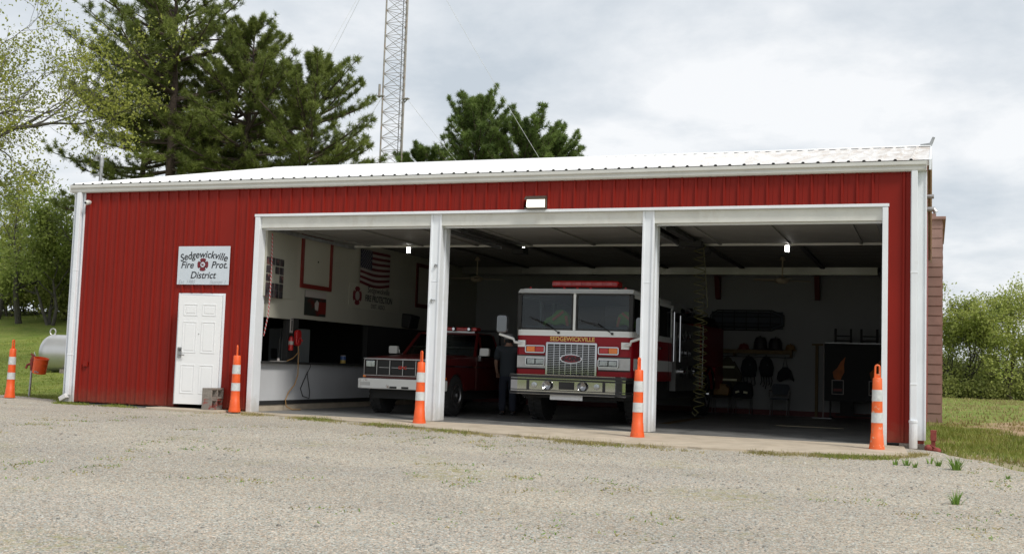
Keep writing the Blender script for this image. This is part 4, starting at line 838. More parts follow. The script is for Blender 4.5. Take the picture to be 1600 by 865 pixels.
# ---------------------------------------------------------------- fire engine (front faces -Y), origin on the floor under the cab face
K['mirrorgrey'] = mat('grey_mirror_shell', (.16, .17, .18), .15, .6)
FE = thing('fire_engine', 'red and white fire engine facing out of the middle bay', 'fire engine', (5.86, 1.35, .005))
hw = 1.09
def rrect(x0, x1, y0, y1, r, n=4):
    p = []
    for (cx, cyy, a0) in ((x1-r, y0+r, -90), (x1-r, y1-r, 0), (x0+r, y1-r, 90), (x0+r, y0+r, 180)):
        for k in range(n+1): a = R(a0+90*k/n); p.append((cx+r*math.cos(a), cyy+r*math.sin(a)))
    return p
def wheel_mb(r, w_, c, tread=True):
    """tyre (axis X)"""
    m = MB(); m.lathe([(r*.60, -w_*.5), (r*.62, -w_*.52), (r*.9, -w_*.5), (r*.98, -w_*.42), (r, -w_*.3), (r, w_*.3), (r*.98, w_*.42), (r*.9, w_*.5), (r*.62, w_*.52), (r*.60, w_*.5)], c, 28, 'x')
    if tread:
        for k in range(26):
            a = 2*math.pi*k/26
            for s_ in (-1, 1): m.obox(Vector((c[0]+s_*w_*.26, c[1]+(r+.004)*math.cos(a+s_*.08), c[2]+(r+.004)*math.sin(a+s_*.08))), (w_*.36, r*.13, .02), Matrix.Rotation(a+math.pi/2, 3, 'X'))
    return m
cab = MB(); cab.prism(rrect(-hw, hw, 0, 3.35, .10), 'z', .80, 1.57); cabo = cab.build('cab', 'truckred', FE, smooth=True)
MB().prism(rrect(-hw-.006, hw+.006, -.006, 3.356, .105), 'z', 1.571, 1.675).build('white_band', 'truckwhite', FE, smooth=True)
MB().box(-hw+.1, hw-.1, .1, 3.3, 1.676, 1.69).build('cab_shelf', 'dark', FE)
rf = MB(); rf.prism(rrect(-hw+.02, hw-.02, .04, 3.34, .12), 'z', 2.335, 2.43); rfo = rf.build('cab_roof', 'truckwhite', FE, bevel=.045, smooth=True)
MB().prism([(-.03, 2.345), (.16, 2.345), (.16, 2.42), (.08, 2.42)], 'x', -hw+.01, hw-.01).build('roof_visor', 'truckwhite', rfo, bevel=.01)
MB().box(-hw+.06, hw-.06, .1, 3.3, 2.30, 2.334).build('headliner', 'dark', FE)
# pillars and rear of the cab
pl = MB()
pl.box(-.025, .025, .012, .06, 1.676, 2.345)
for s in (-1, 1):
    x0, x1 = sorted((s*(hw-.055), s*hw)); 
    for (ya, yb) in ((1.22, 1.36), (1.98, 2.08), (3.2, 3.345)): pl.box(x0, x1, ya, yb, 1.676, 2.334)
    MB().box(x0, x1, .004, .10, 1.676, 2.334).build('corner_pillar', 'black', FE, bevel=.015)
    pl.box(x0, x1, .1, 3.2, 2.27, 2.334)
pl.build('pillars', 'truckwhite', FE, bevel=.008); MB().box(-hw+.06, hw-.06, 3.28, 3.34, 1.677, 2.30).build('cab_back', 'dark', FE)
def frame2d(m, x0, x1, z0, z1, y0, y1, t, r=.05):
    a = rrect(x0, x1, z0, z1, r); b = rrect(x0+t, x1-t, z0+t, z1-t, max(r-t, .012)); n = len(a)
    vs = [(p[0], y0, p[1]) for p in a]+[(p[0], y0, p[1]) for p in b]+[(p[0], y1, p[1]) for p in a]+[(p[0], y1, p[1]) for p in b]; fs = []
    for i in range(n):
        j = (i+1) % n; fs += [(i, j, n+j, n+i), (2*n+i, 3*n+i, 3*n+j, 2*n+j), (i, 2*n+i, 2*n+j, j), (n+i, n+j, 3*n+j, 3*n+i)]
    return m.add(vs, fs)
for (a, b) in ((-hw+.05, -.028), (.028, hw-.05)):
    ws = MB().box(a+.015, b-.015, .028, .034, 1.69, 2.325).build('windshield', 'glass', FE)
    frame2d(MB(), a, b, 1.677, 2.338, .008, .048, .028, .07).build('gasket', 'black', ws)
for s in (-1, 1):
    x = s*(hw-.02)
    for (ya, yb) in ((.1, 1.22), (1.36, 1.98), (2.08, 3.2)): MB().box(x-.004, x+.004, ya, yb, 1.676, 2.27).build('side_window', 'dglass', FE)
    for (ya, yb) in ((.55, 1.32), (2.0, 2.95)):
        f_ = MB(); xo = s*(hw+.002)
        f_.box(*sorted((xo, xo+s*.006)), ya, ya+.012, .9, 1.56).box(*sorted((xo, xo+s*.006)), yb, yb+.012, .9, 1.56); d_ = f_.build('door_seam', 'black', FE)
        MB().box(*sorted((xo, xo+s*.03)), ya+.08, ya+.22, 1.42, 1.46).build('door_handle', 'chrome', FE)
    MB().box(*sorted((s*hw+s*.001, s*hw+s*.006)), .12, 3.3, .99, 1.2).build('side_stripe', 'truckwhite', FE)
    MB().tube([(s*(hw+.05), 3.2, 1.2), (s*(hw+.05), 3.2, 2.2)], .018, 8).tube([(s*(hw+.05), 3.2, 1.2), (s*hw, 3.2, 1.2)], .014, 6).tube([(s*(hw+.05), 3.2, 2.2), (s*hw, 3.2, 2.2)], .014, 6).build('grab_rail', 'chrome', FE, smooth=True)
# front trim: silver stripe panels with lamps
for (a, b) in ((-hw+.03, -.515), (.475, hw-.03)):
    st = MB().box(a, b, -.010, -.001, .985, 1.20).build('lamp_stripe', 'steel', FE, bevel=.004); 
    MB().box(a-.0, b+.0, -.0105, -.0005, 1.202, 1.22).box(a, b, -.0105, -.0005, .965, .983).build('stripe_edging', 'black', st)
def lampbox(x0, x1, z0, z1, kinds):
    f_ = MB(); frame2d(f_, x0, x1, z0, z1, -.05, -.001, .018, .03); fo = f_.build('lamp_bezel', 'chrome', FE, smooth=True)
    MB().box(x0+.02, x1-.02, -.02, -.001, z0+.02, z1-.02).build('lamp_backing', 'dark', fo)
    n = len(kinds); w_ = (x1-x0-.04)/n
    for i, kd in enumerate(kinds):
        xa = x0+.02+i*w_
        if kd == 'lamp': MB().box(xa+.008, xa+w_-.008, -.042, -.0202, z0+.026, z1-.026).build('headlight', 'lamp', fo, bevel=.012)
        else: MB().box(xa+.004, xa+w_-.004, -.044, -.0202, z0+.022, z1-.022).build('signal_light', kd, fo, bevel=.008)
lampbox(-.90, -.52, 1.255, 1.395, ('amber', 'redlens')); lampbox(.475, .855, 1.255, 1.395, ('redlens', 'amber'))
lampbox(-.89, -.52, 1.025, 1.175, ('lamp', 'lamp')); lampbox(.475, .855, 1.025, 1.175, ('lamp', 'lamp'))
# grille
gx0, gx1, gz0, gz1 = -.50, .455, .845, 1.455
go = frame2d(MB(), gx0, gx1, gz0, gz1, -.045, -.001, .034, .02).build('grille', 'chrome', FE, smooth=True)
MB().box(gx0+.035, gx1-.035, -.012, -.001, gz0+.035, gz1-.035).build('grille_backing', 'dark', go)
vb = MB()
for k in range(1, 8): x = gx0+.045+(gx1-gx0-.09)*k/8; vb.box(x-.0055, x+.0055, -.04, -.0125, gz0+.035, gz1-.035)
for k in range(1, 17): z = gz0+.035+(gz1-gz0-.07)*k/17; vb.box(gx0+.035, gx1-.035, -.034, -.016, z-.0035, z+.0035)
vb.build('grille_bars', 'chrome', go)
def oval(rx, rz, y0, y1, n=32): return MB().prism([(rx*math.cos(2*math.pi*k/n), rz*math.sin(2*math.pi*k/n)) for k in range(n)], 'y', y0, y1)
bx, bz = -.02, 1.165
bd_ = moved(oval(.21, .085, -.058, -.0405), bx, 0, bz).build('grille_badge', 'chrome', go, smooth=True); moved(oval(.185, .068, -.063, -.0582), bx, 0, bz).build('badge_field', 'maroon', bd_)
tm = moved(text('E-ONE', .115, .2, .002, offset=.004), bx, -.066, bz); tm.build('badge_lettering', 'ink', bd_)
tm = moved(text('SEDGEWICKVILLE', .108, 0, .001, offset=.0025, stretch=.98), -.02, -.0085, 1.515); tm.build('name_lettering', 'gold', FE)
MB().box(-.5, .46, -.08, -.001, .803, .84).build('grille_sill', 'chrome', FE, bevel=.006)
mm = MB(); mm.ball((.12, -.09, .86), (.05, .04, .03), 10, 6).box(.16, .32, -.085, -.05, .842, .858); mm.build('nameplate', 'steel', FE)
# bumper
bo = MB(); bo.prism([(-1.06, -.30), (-.9, -.40), (.9, -.40), (1.06, -.30), (1.12, .10), (-1.12, .10)], 'z', .57, .81); bmp = bo.build('bumper', 'chrome', FE)
rb = MB()
for (z0, z1) in ((.812, .86), (.535, .569), (.765, .795), (.59, .605)):
    e_ = .02 if z0 in (.812, .535) else .004
    rb.prism([(-1.06-e_, -.30-e_), (-.9, -.40-e_), (.9, -.40-e_), (1.06+e_, -.30-e_), (1.12+e_, .10), (-1.12-e_, .10)], 'z', z0, z1)
rb.build('bumper_rail', 'black', bmp)
cr = MB()
for z in (.866, .528): cr.tube([(-1.07, -.31, z), (-.9, -.415, z), (.9, -.415, z), (1.07, -.31, z)], .008, 6)
cr.build('bumper_edging', 'chrome', bmp)
for x in (-.33, .32):
    hn = MB().lathe([(.02, .02), (.025, -.03), (.045, -.06), (.075, -.085), (.08, -.095), (.062, -.08), (.03, -.04), (.001, -.03)], (x, -.39, .685), 22, 'y').build('air_horn', 'chrome', bmp, smooth=True)
for x in (-.58, .57): MB().lathe([(.05, .0), (.052, -.012), (.04, -.018), (.001, -.015)], (x, -.401, .685), 18, 'y').build('bumper_light', 'lamp', bmp, smooth=True)
for x in (-.70, .70): MB().prism([(x-.025, -.409), (x+.025, -.409), (x+.025, -.4005), (x-.025, -.4005)], 'z', .606, .764).build('bumper_divider', 'black', bmp)
for x0, x1 in ((-.18, .02),): MB().box(-.12, .16, -.412, -.4015, .62, .755).build('siren_grille', 'dark', bmp)
MB().box(-.30, .30, -.34, -.325, .435, .532).build('licence_plate', 'plate', bmp)
# lower chassis
MB().box(-.95, .95, .05, 9.1, .45, .799).build('chassis', 'dark', FE)
# mirrors and wipers
for s in (-1, 1):
    am = MB(); am.tube([(s*.93, -.02, 1.42), (s*1.08, -.12, 1.44), (s*1.10, -.13, 1.50), (s*1.36, -.18, 1.58)], .026, 8).box(*sorted((s*.90, s*1.04)), -.05, -.001, 1.36, 1.48); mo = am.build('mirror_arm', 'truckwhite', FE, smooth=True)
    MB().prism(rrect(s*1.30-.10, s*1.30+.10, 1.60, 1.92, .05), 'y', -.24, -.13).build('mirror_head', 'mirrorgrey', mo, bevel=.02)
for x0, x1, z1 in ((-.86, -.38, 1.93), (.05, .62, 1.90)):
    MB().tube([(x1+.10, -.012, 1.63), (x1-.18, -.03, 1.80), (x0+.1, -.02, z1-.06)], .008, 6).tube([(x0+.0, .0, z1-.02), (x1-.1, -.004, 1.735)], .008, 6).box(x1+.08, x1+.12, -.03, -.001, 1.61, 1.65).build('wiper', 'black', FE)
# light bar, marker lights
lb = MB().box(-.64, .64, .6, .95, 2.50, 2.62).build('light_bar', 'redlens', FE, bevel=.03); MB().box(-.62, .62, .63, .92, 2.45, 2.499).box(-.5, -.4, .7, .85, 2.431, 2.449).box(.4, .5, .7, .85, 2.431, 2.449).build('bar_base', 'dark', lb)
K['redglow'] = mat('bright_red_reflector', (.5, .02, .015), .2, coat=.5)
for k in range(6): MB().box(-.56+.2*k, -.46+.2*k, .585, .5995, 2.53, 2.59).build('bar_reflector', 'redglow', lb)
for x in (-.9, -.25, 0, .25, .9): MB().lathe([(.022, 0), (.02, .03), (.001, .04)], (x, .16, 2.431), 10).build('marker_light', 'redlens', FE)
# body behind: pump panel, body, wheels
pp = MB().box(-1.1, 1.1, 3.62, 6.2, .6, 2.02).build('pump_panel', 'steel', FE)
for (y, z, r_) in ((4.0, 1.75, .11), (4.35, 1.75, .11), (4.7, 1.78, .08), (5.0, 1.78, .08), (4.2, 1.4, .07), (4.6, 1.4, .07), (5.0, 1.4, .07)): MB().lathe([(r_, 0), (r_, .04), (r_*.8, .045)], (1.1, y, z), 18, 'x').build('gauge', 'chrome', pp)
for (y, z, r_) in ((4.1, 1.0, .10), (4.55, 1.0, .09), (5.05, 1.0, .14), (5.6, 1.1, .08)): MB().lathe([(r_, 0), (r_, .14), (r_*1.1, .15), (.01, .16)], (1.1, y, z), 18, 'x').build('intake_cap', 'chrome', pp, smooth=True)
MB().tube([(1.16, 6.22, .65), (1.16, 6.22, 2.05)], .022, 8).build('grab_rail', 'chrome', FE, smooth=True); MB().tube([(1.16, 3.7, 1.2), (1.16, 3.7, 2.15)], .018, 8).build('grab_rail', 'chrome', FE, smooth=True)
bd2 = MB(); bd2.box(-1.1, 1.1, 6.24, 9.3, 1.15, 2.1).box(-1.1, 1.1, 8.2, 9.3, .6, 1.149).box(-1.1, 1.1, 6.24, 6.7, .6, 1.149).box(-.7, .7, 6.7, 8.2, .6, 1.149); bd2.build('rear_body', 'truckred', FE, bevel=.02)
hb = MB(); hb.box(-1.0, 1.0, 3.7, 9.2, 2.101, 2.2).box(-.9, .9, 6.4, 9.2, 2.2, 2.35); hb.build('hose_bed', 'dark', FE); MB().tube([(1.02, 4.6, 2.3), (1.02, 5.2, 2.32)], .05, 10).lathe([(.05, 0), (.09, .12), (.09, .16)], (1.02, 5.2, 2.32), 14, 'y').build('deck_nozzle', 'chrome', FE, smooth=True)
MB().box(-.98, .98, 3.37, 3.60, .6, 2.0).build('gap_panel', 'dark', FE)
for (y, xo) in ((1.15, .93), (7.45, .9)):
    for s in (-1, 1):
        wo = wheel_mb(.50, .30, (s*xo, y, .50)).build('wheel', 'tyre', FE, smooth=True); MB().lathe([(.30, 0), (.30, s*.03), (.2, s*.05), (.1, s*.02), (.09, s*.09), (.001, s*.1)], (s*(xo+.12), y, .50), 20, 'x').build('rim', 'chrome', wo, smooth=True)
        fa = [((.58*math.cos(R(a))+y), .50+.58*math.sin(R(a))) for a in range(10, 171, 16)]; fb = [((.64*math.cos(R(a))+y), .50+.64*math.sin(R(a))) for a in range(170, 9, -16)]
        MB().prism(fa+fb, 'x', s*hw-.004*s, s*(hw+.04)).build('wheel_arch', 'chrome', FE, smooth=True)
# cab inside
for x in (-.5, .5):
    se = MB(); se.box(x-.25, x+.25, .75, 1.25, 1.1, 1.69); se.box(x-.25, x+.25, 1.15, 1.3, 1.691, 2.2); se.build('seat', 'seat', FE, bevel=.04)
MB().box(-hw+.12, hw-.12, .11, .40, 1.691, 1.76).box(-.25, .25, .4, 1.3, 1.691, 1.80).build('dashboard', 'seat', FE, bevel=.02)
MB().tube([(.52+.21*math.cos(2*math.pi*k/18), .5+.12*math.sin(2*math.pi*k/18), 1.85+.12*math.sin(2*math.pi*k/18)) for k in range(18)], .016, 6, closed=True).build('steering_wheel', 'black', FE)
def jacket(loc, label, s, sc_=1.):
    t = thing('reflective_jacket', label, 'jacket', loc); t.scale = (s*sc_, 1, sc_)
    MB().prism([(-.25, 0), (-.22, .12), (-.12, .17), (-.02, .27), (.08, .29), (.20, .22), (.25, .06), (.22, -.04), (.10, .02), (-.05, -.02), (-.14, .02)], 'y', -.07, .10).build('cloth', 'vest', t, bevel=.03)
    MB().obox(Vector((.02, -.085, .17)), (.045, .02, .26), Matrix.Rotation(R(52), 3, 'Y')).build('tape', 'vesto', t); MB().obox(Vector((.19, -.08, .07)), (.05, .02, .2), Matrix.Rotation(R(-12), 3, 'Y')).build('tape', 'vesto', t)
    MB().tube([(-.18, -.02, .10), (-.24, -.05, .02), (-.25, -.06, -.05)], [.05, .045, .03], 10).build('sleeve', 'vest', t, smooth=True)
jacket((5.42, 1.80, 1.79), 'yellow green reflective jacket behind the left windshield pane', 1)
jacket((6.76, 1.80, 1.80), 'yellow green reflective jacket by the right windshield edge', -1, .9)

# ---------------------------------------------------------------- pickup
PK = thing('pickup_truck', 'old red pickup with white bumper parked in the left bay', 'pickup', (2.40, 1.50, .005))
bw = .85
def arch(cy_, r, z, n=9): return [(cy_+r*math.cos(a), z+r*math.sin(a)) for a in [math.pi*(1-k/(n-1)) for k in range(n)]]
low_ = .48
def body_side():
    pts = [(.10, low_), (.10, 1.02), (.13, 1.06), (.2, 1.085), (1.72, 1.17), (1.72, low_)]
    a = arch(.72, .42, .40)[::-1]; a = [p for p in a if p[1] >= low_]
    return pts + [(1.14, low_-.02+.02)] + a
MB().prism(body_side(), 'x', -bw, bw).build('front_body', 'pickred', PK, bevel=.018)
MB().prism([(.14, 1.075), (.2, 1.10), (1.70, 1.185), (1.70, 1.15), (.14, 1.05)], 'x', -.62, .62).build('hood', 'pickred', PK, bevel=.015)
MB().prism([(1.725, low_), (1.725, 1.165), (3.25, 1.165), (3.25, low_)], 'x', -bw, bw).build('cab_body', 'pickred', PK, bevel=.015)
bs = [(3.28, low_+.04), (3.28, 1.15), (5.5, 1.15), (5.5, low_+.04)]; a_ = [p for p in arch(4.5, .42, .40)[::-1] if p[1] >= low_+.04]
for s in (-1, 1): MB().prism(bs+a_, 'x', s*bw, s*(bw-.08)).build('bed_side', 'pickred', PK, bevel=.012)
MB().box(-bw+.08, bw-.08, 3.3, 5.5, .62, .70).box(-bw+.08, bw-.08, 5.42, 5.5, .701, 1.15).box(-bw+.08, bw-.08, 3.28, 3.34, .701, 1.15).build('bed_floor', 'dark', PK)
# greenhouse
def quadbar(m, a, b, r): m.tube([a, b], r, 6)
rf = MB(); zt, zb = 1.655, 1.166; yA, yB, tA, tB = 1.74, 3.22, 2.18, 3.08; xb, xt = .80, .66
top = rrect(-xt, xt, tA, tB, .08); rf.prism(top, 'z', zt-.045, zt); rfo = rf.build('cab_roof', 'pickred', PK, bevel=.02, smooth=True)
pm = MB()
for s in (-1, 1):
    for (a, b) in (((s*xb, yA, zb), (s*xt, tA+.02, zt-.03)), ((s*xb, 3.16, zb), (s*xt, tB-.04, zt-.03)), ((s*(xb), 2.05, zb), (s*(xt+.03), 2.22, zt-.09))): quadbar(pm, a, b, .035)
pm.build('cab_pillar', 'pickred', PK)
def pane(pts, name, m='dglass'):
    P_ = [Vector(p) for p in pts]; n_ = (P_[1]-P_[0]).cross(P_[2]-P_[0]).normalized()*.006; mb_ = MB(); k = len(P_)
    mb_.add([p for p in P_]+[p+n_ for p in P_], [tuple(range(k)), tuple(range(2*k-1, k-1, -1))]+[(i, i+k, (i+1) % k+k, (i+1) % k) for i in range(k)]); return mb_.build(name, m, PK)
pane([(-xb+.02, yA, zb), (xb-.02, yA, zb), (xt-.02, tA+.02, zt-.03), (-xt+.02, tA+.02, zt-.03)], 'windshield', 'glass')
for s in (-1, 1): pane([(s*xb, yA+.05, zb), (s*xb, 3.14, zb), (s*xt, tB-.05, zt-.03), (s*xt, tA+.05, zt-.03)], 'side_window')
pane([(-xb+.03, 3.18, zb), (xb-.03, 3.18, zb), (xt-.03, tB-.03, zt-.03), (-xt+.03, tB-.03, zt-.03)], 'rear_window')
MB().box(-.7, .7, 2.3, 3.0, .9, 1.3).box(-.7, .7, 2.9, 3.05, 1.3, 1.5).build('bench_seat', 'seat', PK, bevel=.04)
st_ = [(-.38+.16*math.cos(2*math.pi*k/16), 2.15+.06*math.sin(2*math.pi*k/16), 1.24+.14*math.sin(2*math.pi*k/16)) for k in range(16)]
MB().tube([(-x, y, z) for x, y, z in st_], .012, 6, closed=True).build('steering_wheel', 'black', PK)
# grille
g_ = MB(); frame2d(g_, -.83, .83, .735, 1.055, .055, .0995, .010, .03); go = g_.build('grille', 'steel', PK)
MB().box(-.807, .807, .075, .0994, .758, 1.032).build('grille_backing', 'dark', go)
gb = MB()
for x in (-.55, -.275, 0, .275, .55): gb.box(x-.007, x+.007, .05, .0745, .757, 1.033)
for x in np.linspace(-.53, .53, 5)[:-1]: gb.box(x+.02, x+.235, .065, .0745, .89, .898)
gb.build('grille_bars', 'steel', go)
moved(text('GMC', .08, 0, .003, offset=.002), .0, .045, .895).build('grille_lettering', 'redglow', go)
MB().box(-.845, .845, .045, .10, 1.058, 1.07).build('hood_lip', 'steel', PK, bevel=.004)
for s in (-1, 1):
    hl = MB().box(*sorted((s*.60, s*.79)), .05, .0745, .90, 1.02).build('headlight', 'lamp', PK, bevel=.01); MB().box(*sorted((s*.59, s*.80)), .06, .0746, .775, .875).build('parking_light', 'dark', PK)
bp_ = MB(); bp_.prism([(-.93, .10), (-.91, -.02), (-.80, -.08), (.80, -.08), (.91, -.02), (.93, .10)], 'z', .485, .68); bpo = bp_.build('front_bumper', 'pwhite', PK, bevel=.02)
for x in (-.72, .72): MB().box(x-.10, x+.10, -.087, -.0805, .545, .61).build('bumper_slot', 'steel', bpo)
for k in range(2): MB().box(-.2+.25*k, -.05+.25*k, -.083, -.0805, .5, .54).build('bumper_slot', 'dark', bpo)
MB().box(-.7, .7, .2, 5.3, .3, .5).build('chassis', 'dark', PK)
for (y, xo) in ((.72, .72), (4.5, .72)):
    for s in (-1, 1):
        wo = wheel_mb(.39, .25, (s*xo, y, .39)).build('wheel', 'tyre', PK, smooth=True); MB().lathe([(.23, 0), (.23, s*.02), (.19, s*.03), (.17, s*.0), (.08, s*.0), (.075, s*.06), (.001, s*.065)], (s*(xo+.12), y, .39), 20, 'x').build('rim', 'steel', wo, smooth=True)
    MB().cyl((-.6, y, .39), (.6, y, .39), .06, 10).build('axle', 'dark', PK)
for s in (-1, 1):
    mi = MB().prism(rrect(s*1.02-.10, s*1.02+.10, 1.18, 1.34, .03), 'y', 1.68, 1.78).build('side_mirror', 'pwhite', PK, bevel=.015); MB().tube([(s*.84, 1.85, 1.14), (s*.9, 1.75, 1.2), (s*.9, 1.75, 1.26), (s*.97, 1.74, 1.27)], .012, 6).box(*sorted((s*.851, s*.90)), 1.8, 1.9, 1.08, 1.19).build('mirror_arm', 'steel', mi)
    MB().box(*sorted((s*(bw+.001), s*(bw+.008))), .16, 3.24, .945, .965).build('side_moulding', 'chrome', PK)
    MB().box(*sorted((s*(bw+.001), s*(bw+.006))), 1.76, 1.768, .55, 1.16).box(*sorted((s*(bw+.001), s*(bw+.006))), 3.1, 3.108, .55, 1.16).build('door_seam', 'black', PK)
    MB().box(*sorted((s*(bw+.001), s*(bw+.03))), 2.85, 3.02, 1.06, 1.09).build('door_handle', 'chrome', PK)
    MB().box(*sorted((s*(bw-.05), s*(bw+.012))), .09, .20, .70, .74).build('signal_light', 'amber', PK)
lb = MB(); lb.box(-.55, .55, 2.4, 2.65, 1.70, 1.78); lb2 = lb.build('light_bar', 'redlens', PK, bevel=.02)
MB().box(-.5, .5, 2.42, 2.62, 1.657, 1.699).build('bar_base', 'steel', lb2)
for x in (-.35, .05, .4): MB().lathe([(.03, -.03), (.05, 0), (.05, .02)], (x, 2.36, 1.74), 12, 'y').build('spotlight', 'chrome', lb2)
hr_ = MB()
for x in (-.72, .72): hr_.tube([(x, 3.35, 1.15), (x, 3.35, 1.74)], .025, 6)
hr_.tube([(-.72, 3.35, 1.74), (.72, 3.35, 1.74)], .025, 6); hr_.build('headache_rack', 'dark', PK)

# ---------------------------------------------------------------- things inside the station
for lx, ly, lab in ((1.44, 3.62, 'lit hanging lamp in the left bay above the pickup'), (4.02, 3.62, 'lit hanging lamp in the middle bay beside the opener rail'), (9.33, 3.62, 'lit hanging lamp in the right bay')):
    t = thing('hanging_lamp', lab, 'lamp', (lx, ly, 3.555), 0, 'lit lamps under the ceiling')
    MB().lathe([(.07, 0), (.07, -.02), (.04, -.035), (.035, -.075), (.001, -.076)], n=16).build('socket', 'white', t, smooth=True)
    b_ = MB()
    for k in range(5): a = 2*math.pi*k/5; b_.cyl((.028*math.cos(a), .028*math.sin(a), -.08), (.028*math.cos(a), .028*math.sin(a), -.225), .013, 8)
    b_.build('bulb', 'bulb', t, smooth=True); MB().lathe([(.06, -.226), (.055, -.24), (.001, -.242)], n=14).build('bulb_tip', 'white', t)
for fx, lab in ((8.84, 'tan ceiling fan in the right bay'), (1.66, 'tan ceiling fan behind the left bay post')):
    t = thing('ceiling_fan', lab, 'ceiling fan', (fx, 7, 3.05), 0, 'tan ceiling fans')
    MB().lathe([(.001, -.07), (.10, -.06), (.15, 0), (.15, .04), (.05, .08), (.02, .10)], n=18).build('motor', 'fan', t, smooth=True)
    MB().cyl((0, 0, .09), (0, 0, .53), .016, 8).build('rod', 'fan', t); MB().lathe([(.07, .45), (.03, .53)], n=12).build('canopy', 'fan', t)
    for k in range(4):
        a = k*math.pi/2+.35; m = MB().prism(rrect(.16, .62, -.065, .065, .03), 'z', .0, .012); m.xf(Matrix.Rotation(a, 4, 'Z') @ Matrix.Rotation(R(10), 4, 'X')); m.build('blade', 'fan', t)
def helix(x, y, z0, z1, r, pitch, drift=0.):
    p = []; n = int((z0-z1)/pitch*12)
    for i in range(n+1): a = 2*math.pi*i/12; f = i/n; p.append((x+drift*f+r*math.cos(a), y+r*math.sin(a), z0+(z1-z0)*f))
    return p
t = thing('air_hose', 'long yellow coiled air hose hanging in the right bay', 'hose', (0, 0, 0), 0, 'yellow coiled air hoses')
p = helix(7.9, 2.4, 3.3, .35, .10, .15, .05)
MB().tube(p+[(7.95, 2.35, .28), (7.9, 2.3, .22), (7.84, 2.32, .28)], .0085, 5).build('coil', 'yhose', t); MB().box(7.55, 7.95, 2.25, 2.5, 3.3, 3.40).build('reel_arm', 'dark', t)
t = thing('air_hose', 'shorter yellow coiled air hose beside the long one', 'hose', (0, 0, 0), 0, 'yellow coiled air hoses')
MB().tube([(7.95, 2.55, 3.3)]+helix(7.96, 2.5, 2.2, .55, .095, .14), .0085, 5).build('coil', 'yhose', t)
# left wall items
t = thing('rope_pull', 'red and white twisted rope hanging inside the left jamb', 'rope', (0, 0, 0)); pw = []; 
P0, P1 = Vector((.15, .32, 3.36)), Vector((.13, .30, 1.42)); base_ = [P0.lerp(P1, k/120)+Vector((.03*math.sin(k/120*3.14)-.05*max(0, (k/120-.8))*5, 0, 0)) for k in range(121)]
for ph, m in ((0, 'ropew'), (math.pi, 'roper')): MB().tube([b+Vector((.006*math.cos(i*1.4+ph), .006*math.sin(i*1.4+ph), 0)) for i, b in enumerate(base_)], .0085, 6).build('strand', m, t)
rng = random.Random(4); n_ = 0
for (y, z) in [(y, z) for y in (.24, .42, .60, .78) for z in (2.84, 2.68, 2.52, 2.36, 2.22)]:
    if 0.3 < y < .7 and z in (2.52, 2.68) and not (y > .5 and z == 2.68): continue
    o_ = MB().box(-.003, .0, -.08, .08, -.068, .068).build('wall_photo', 'photo'); o_.location = (.053+.10*max(0, (1.45-y)/1.29)+.006, y, z); o_.rotation_euler = (0, 0, math.atan(.1/1.29)); o_.rotation_euler[2] *= 1
    tag(o_, 'small photograph pinned in the cluster on the cream wall', 'photograph', 'photographs pinned on the cream wall')
t = thing('framed_board', 'blank cream board in a red frame on the left wall', 'board', (.053, 2.18, 2.97)); 
fm = MB(); hw_, hh_ = .62, .54
fm.box(0, .035, -hw_, hw_, hh_-.085, hh_).box(0, .035, -hw_, hw_, -hh_, -hh_+.085).box(0, .035, -hw_, -hw_+.085, -hh_+.085, hh_-.085).box(0, .035, hw_-.085, hw_, -hh_+.085, hh_-.085); fm.build('frame', 'boardred', t); MB().box(0, .012, -hw_+.086, hw_-.086, -hh_+.086, hh_-.086).build('panel', 'boardw', t)
MB().cyl((.012, .05, .03), (.02, .05, .03), .02, 8).build('hook', 'dark', t)
t = thing('wall_poster', 'dark photo poster hung below the red framed board', 'poster', (.056, 2.2, 2.14)); MB().box(0, .01, -.43, .43, -.25, .25).build('print', 'poster', t)
MB().box(.0101, .0115, -.43, .43, .12, .25).build('print_sky', 'fl_white', t); pf = MB().prism([(-.02, -.12), (.10, -.14), (.13, .02), (.05, .08), (-.04, .0)], 'x', .0116, .013); pf.build('print_figure', 'fl_white', t); MB().box(.0101, .0116, .12, .43, -.2, .05).build('print_engine', 'boardred', t)
t = thing('wall_flag', 'american flag hung flat on the left wall', 'flag', (.06, 4.78, 3.10)); fg = MB(); nx, nz = 26, 13
def fp(i, j): u = i/nx; v = j/nz; return (.02+.012*math.sin(u*9), -.72+1.44*u, .375-.75*v-.07*math.sin(u*math.pi)*v)
for i in range(nx):
    for j in range(nz):
        fg.cur = 2 if (i < 10 and j < 7) else (0 if j % 2 == 0 else 1); a = [fp(i, j), fp(i+1, j), fp(i+1, j+1), fp(i, j+1)]
        fg.add(a+[(x-.006, y, z) for x, y, z in a], [(0, 1, 2, 3), (7, 6, 5, 4)])
fo = fg.build('cloth', ['fl_red', 'fl_white', 'fl_blue'], t)
stv = MB()
for r_ in range(9):
    for c_ in range(6 if r_ % 2 == 0 else 5):
        u = (.6+c_*1.6+(0 if r_ % 2 == 0 else .8))/26*1.0; v = (.45+r_*.76)/13; x, y, z = fp(u*26, v*13); stv.prism([(y+.02*(1 if k % 2 == 0 else .42)*math.sin(math.pi*k/5), z+.02*(1 if k % 2 == 0 else .42)*math.cos(math.pi*k/5)) for k in range(10)], 'x', x+.002, x+.004)
stv.build('stars', 'fl_white', t)
t = thing('wall_sign', 'old white fire protection sign below the flag', 'sign', (.056, 4.86, 2.43), R(90)); MB().box(-1.25, 1.25, -.012, 0, -.27, .27).build('board', 'boardw', t)
moved(maltese(.21), -.88, -.0125, .0).build('emblem', 'maroon', t); moved(disc(.10, -.017), -.88, 0, 0).build('emblem_centre', 'fl_white', t)
lt = MB()
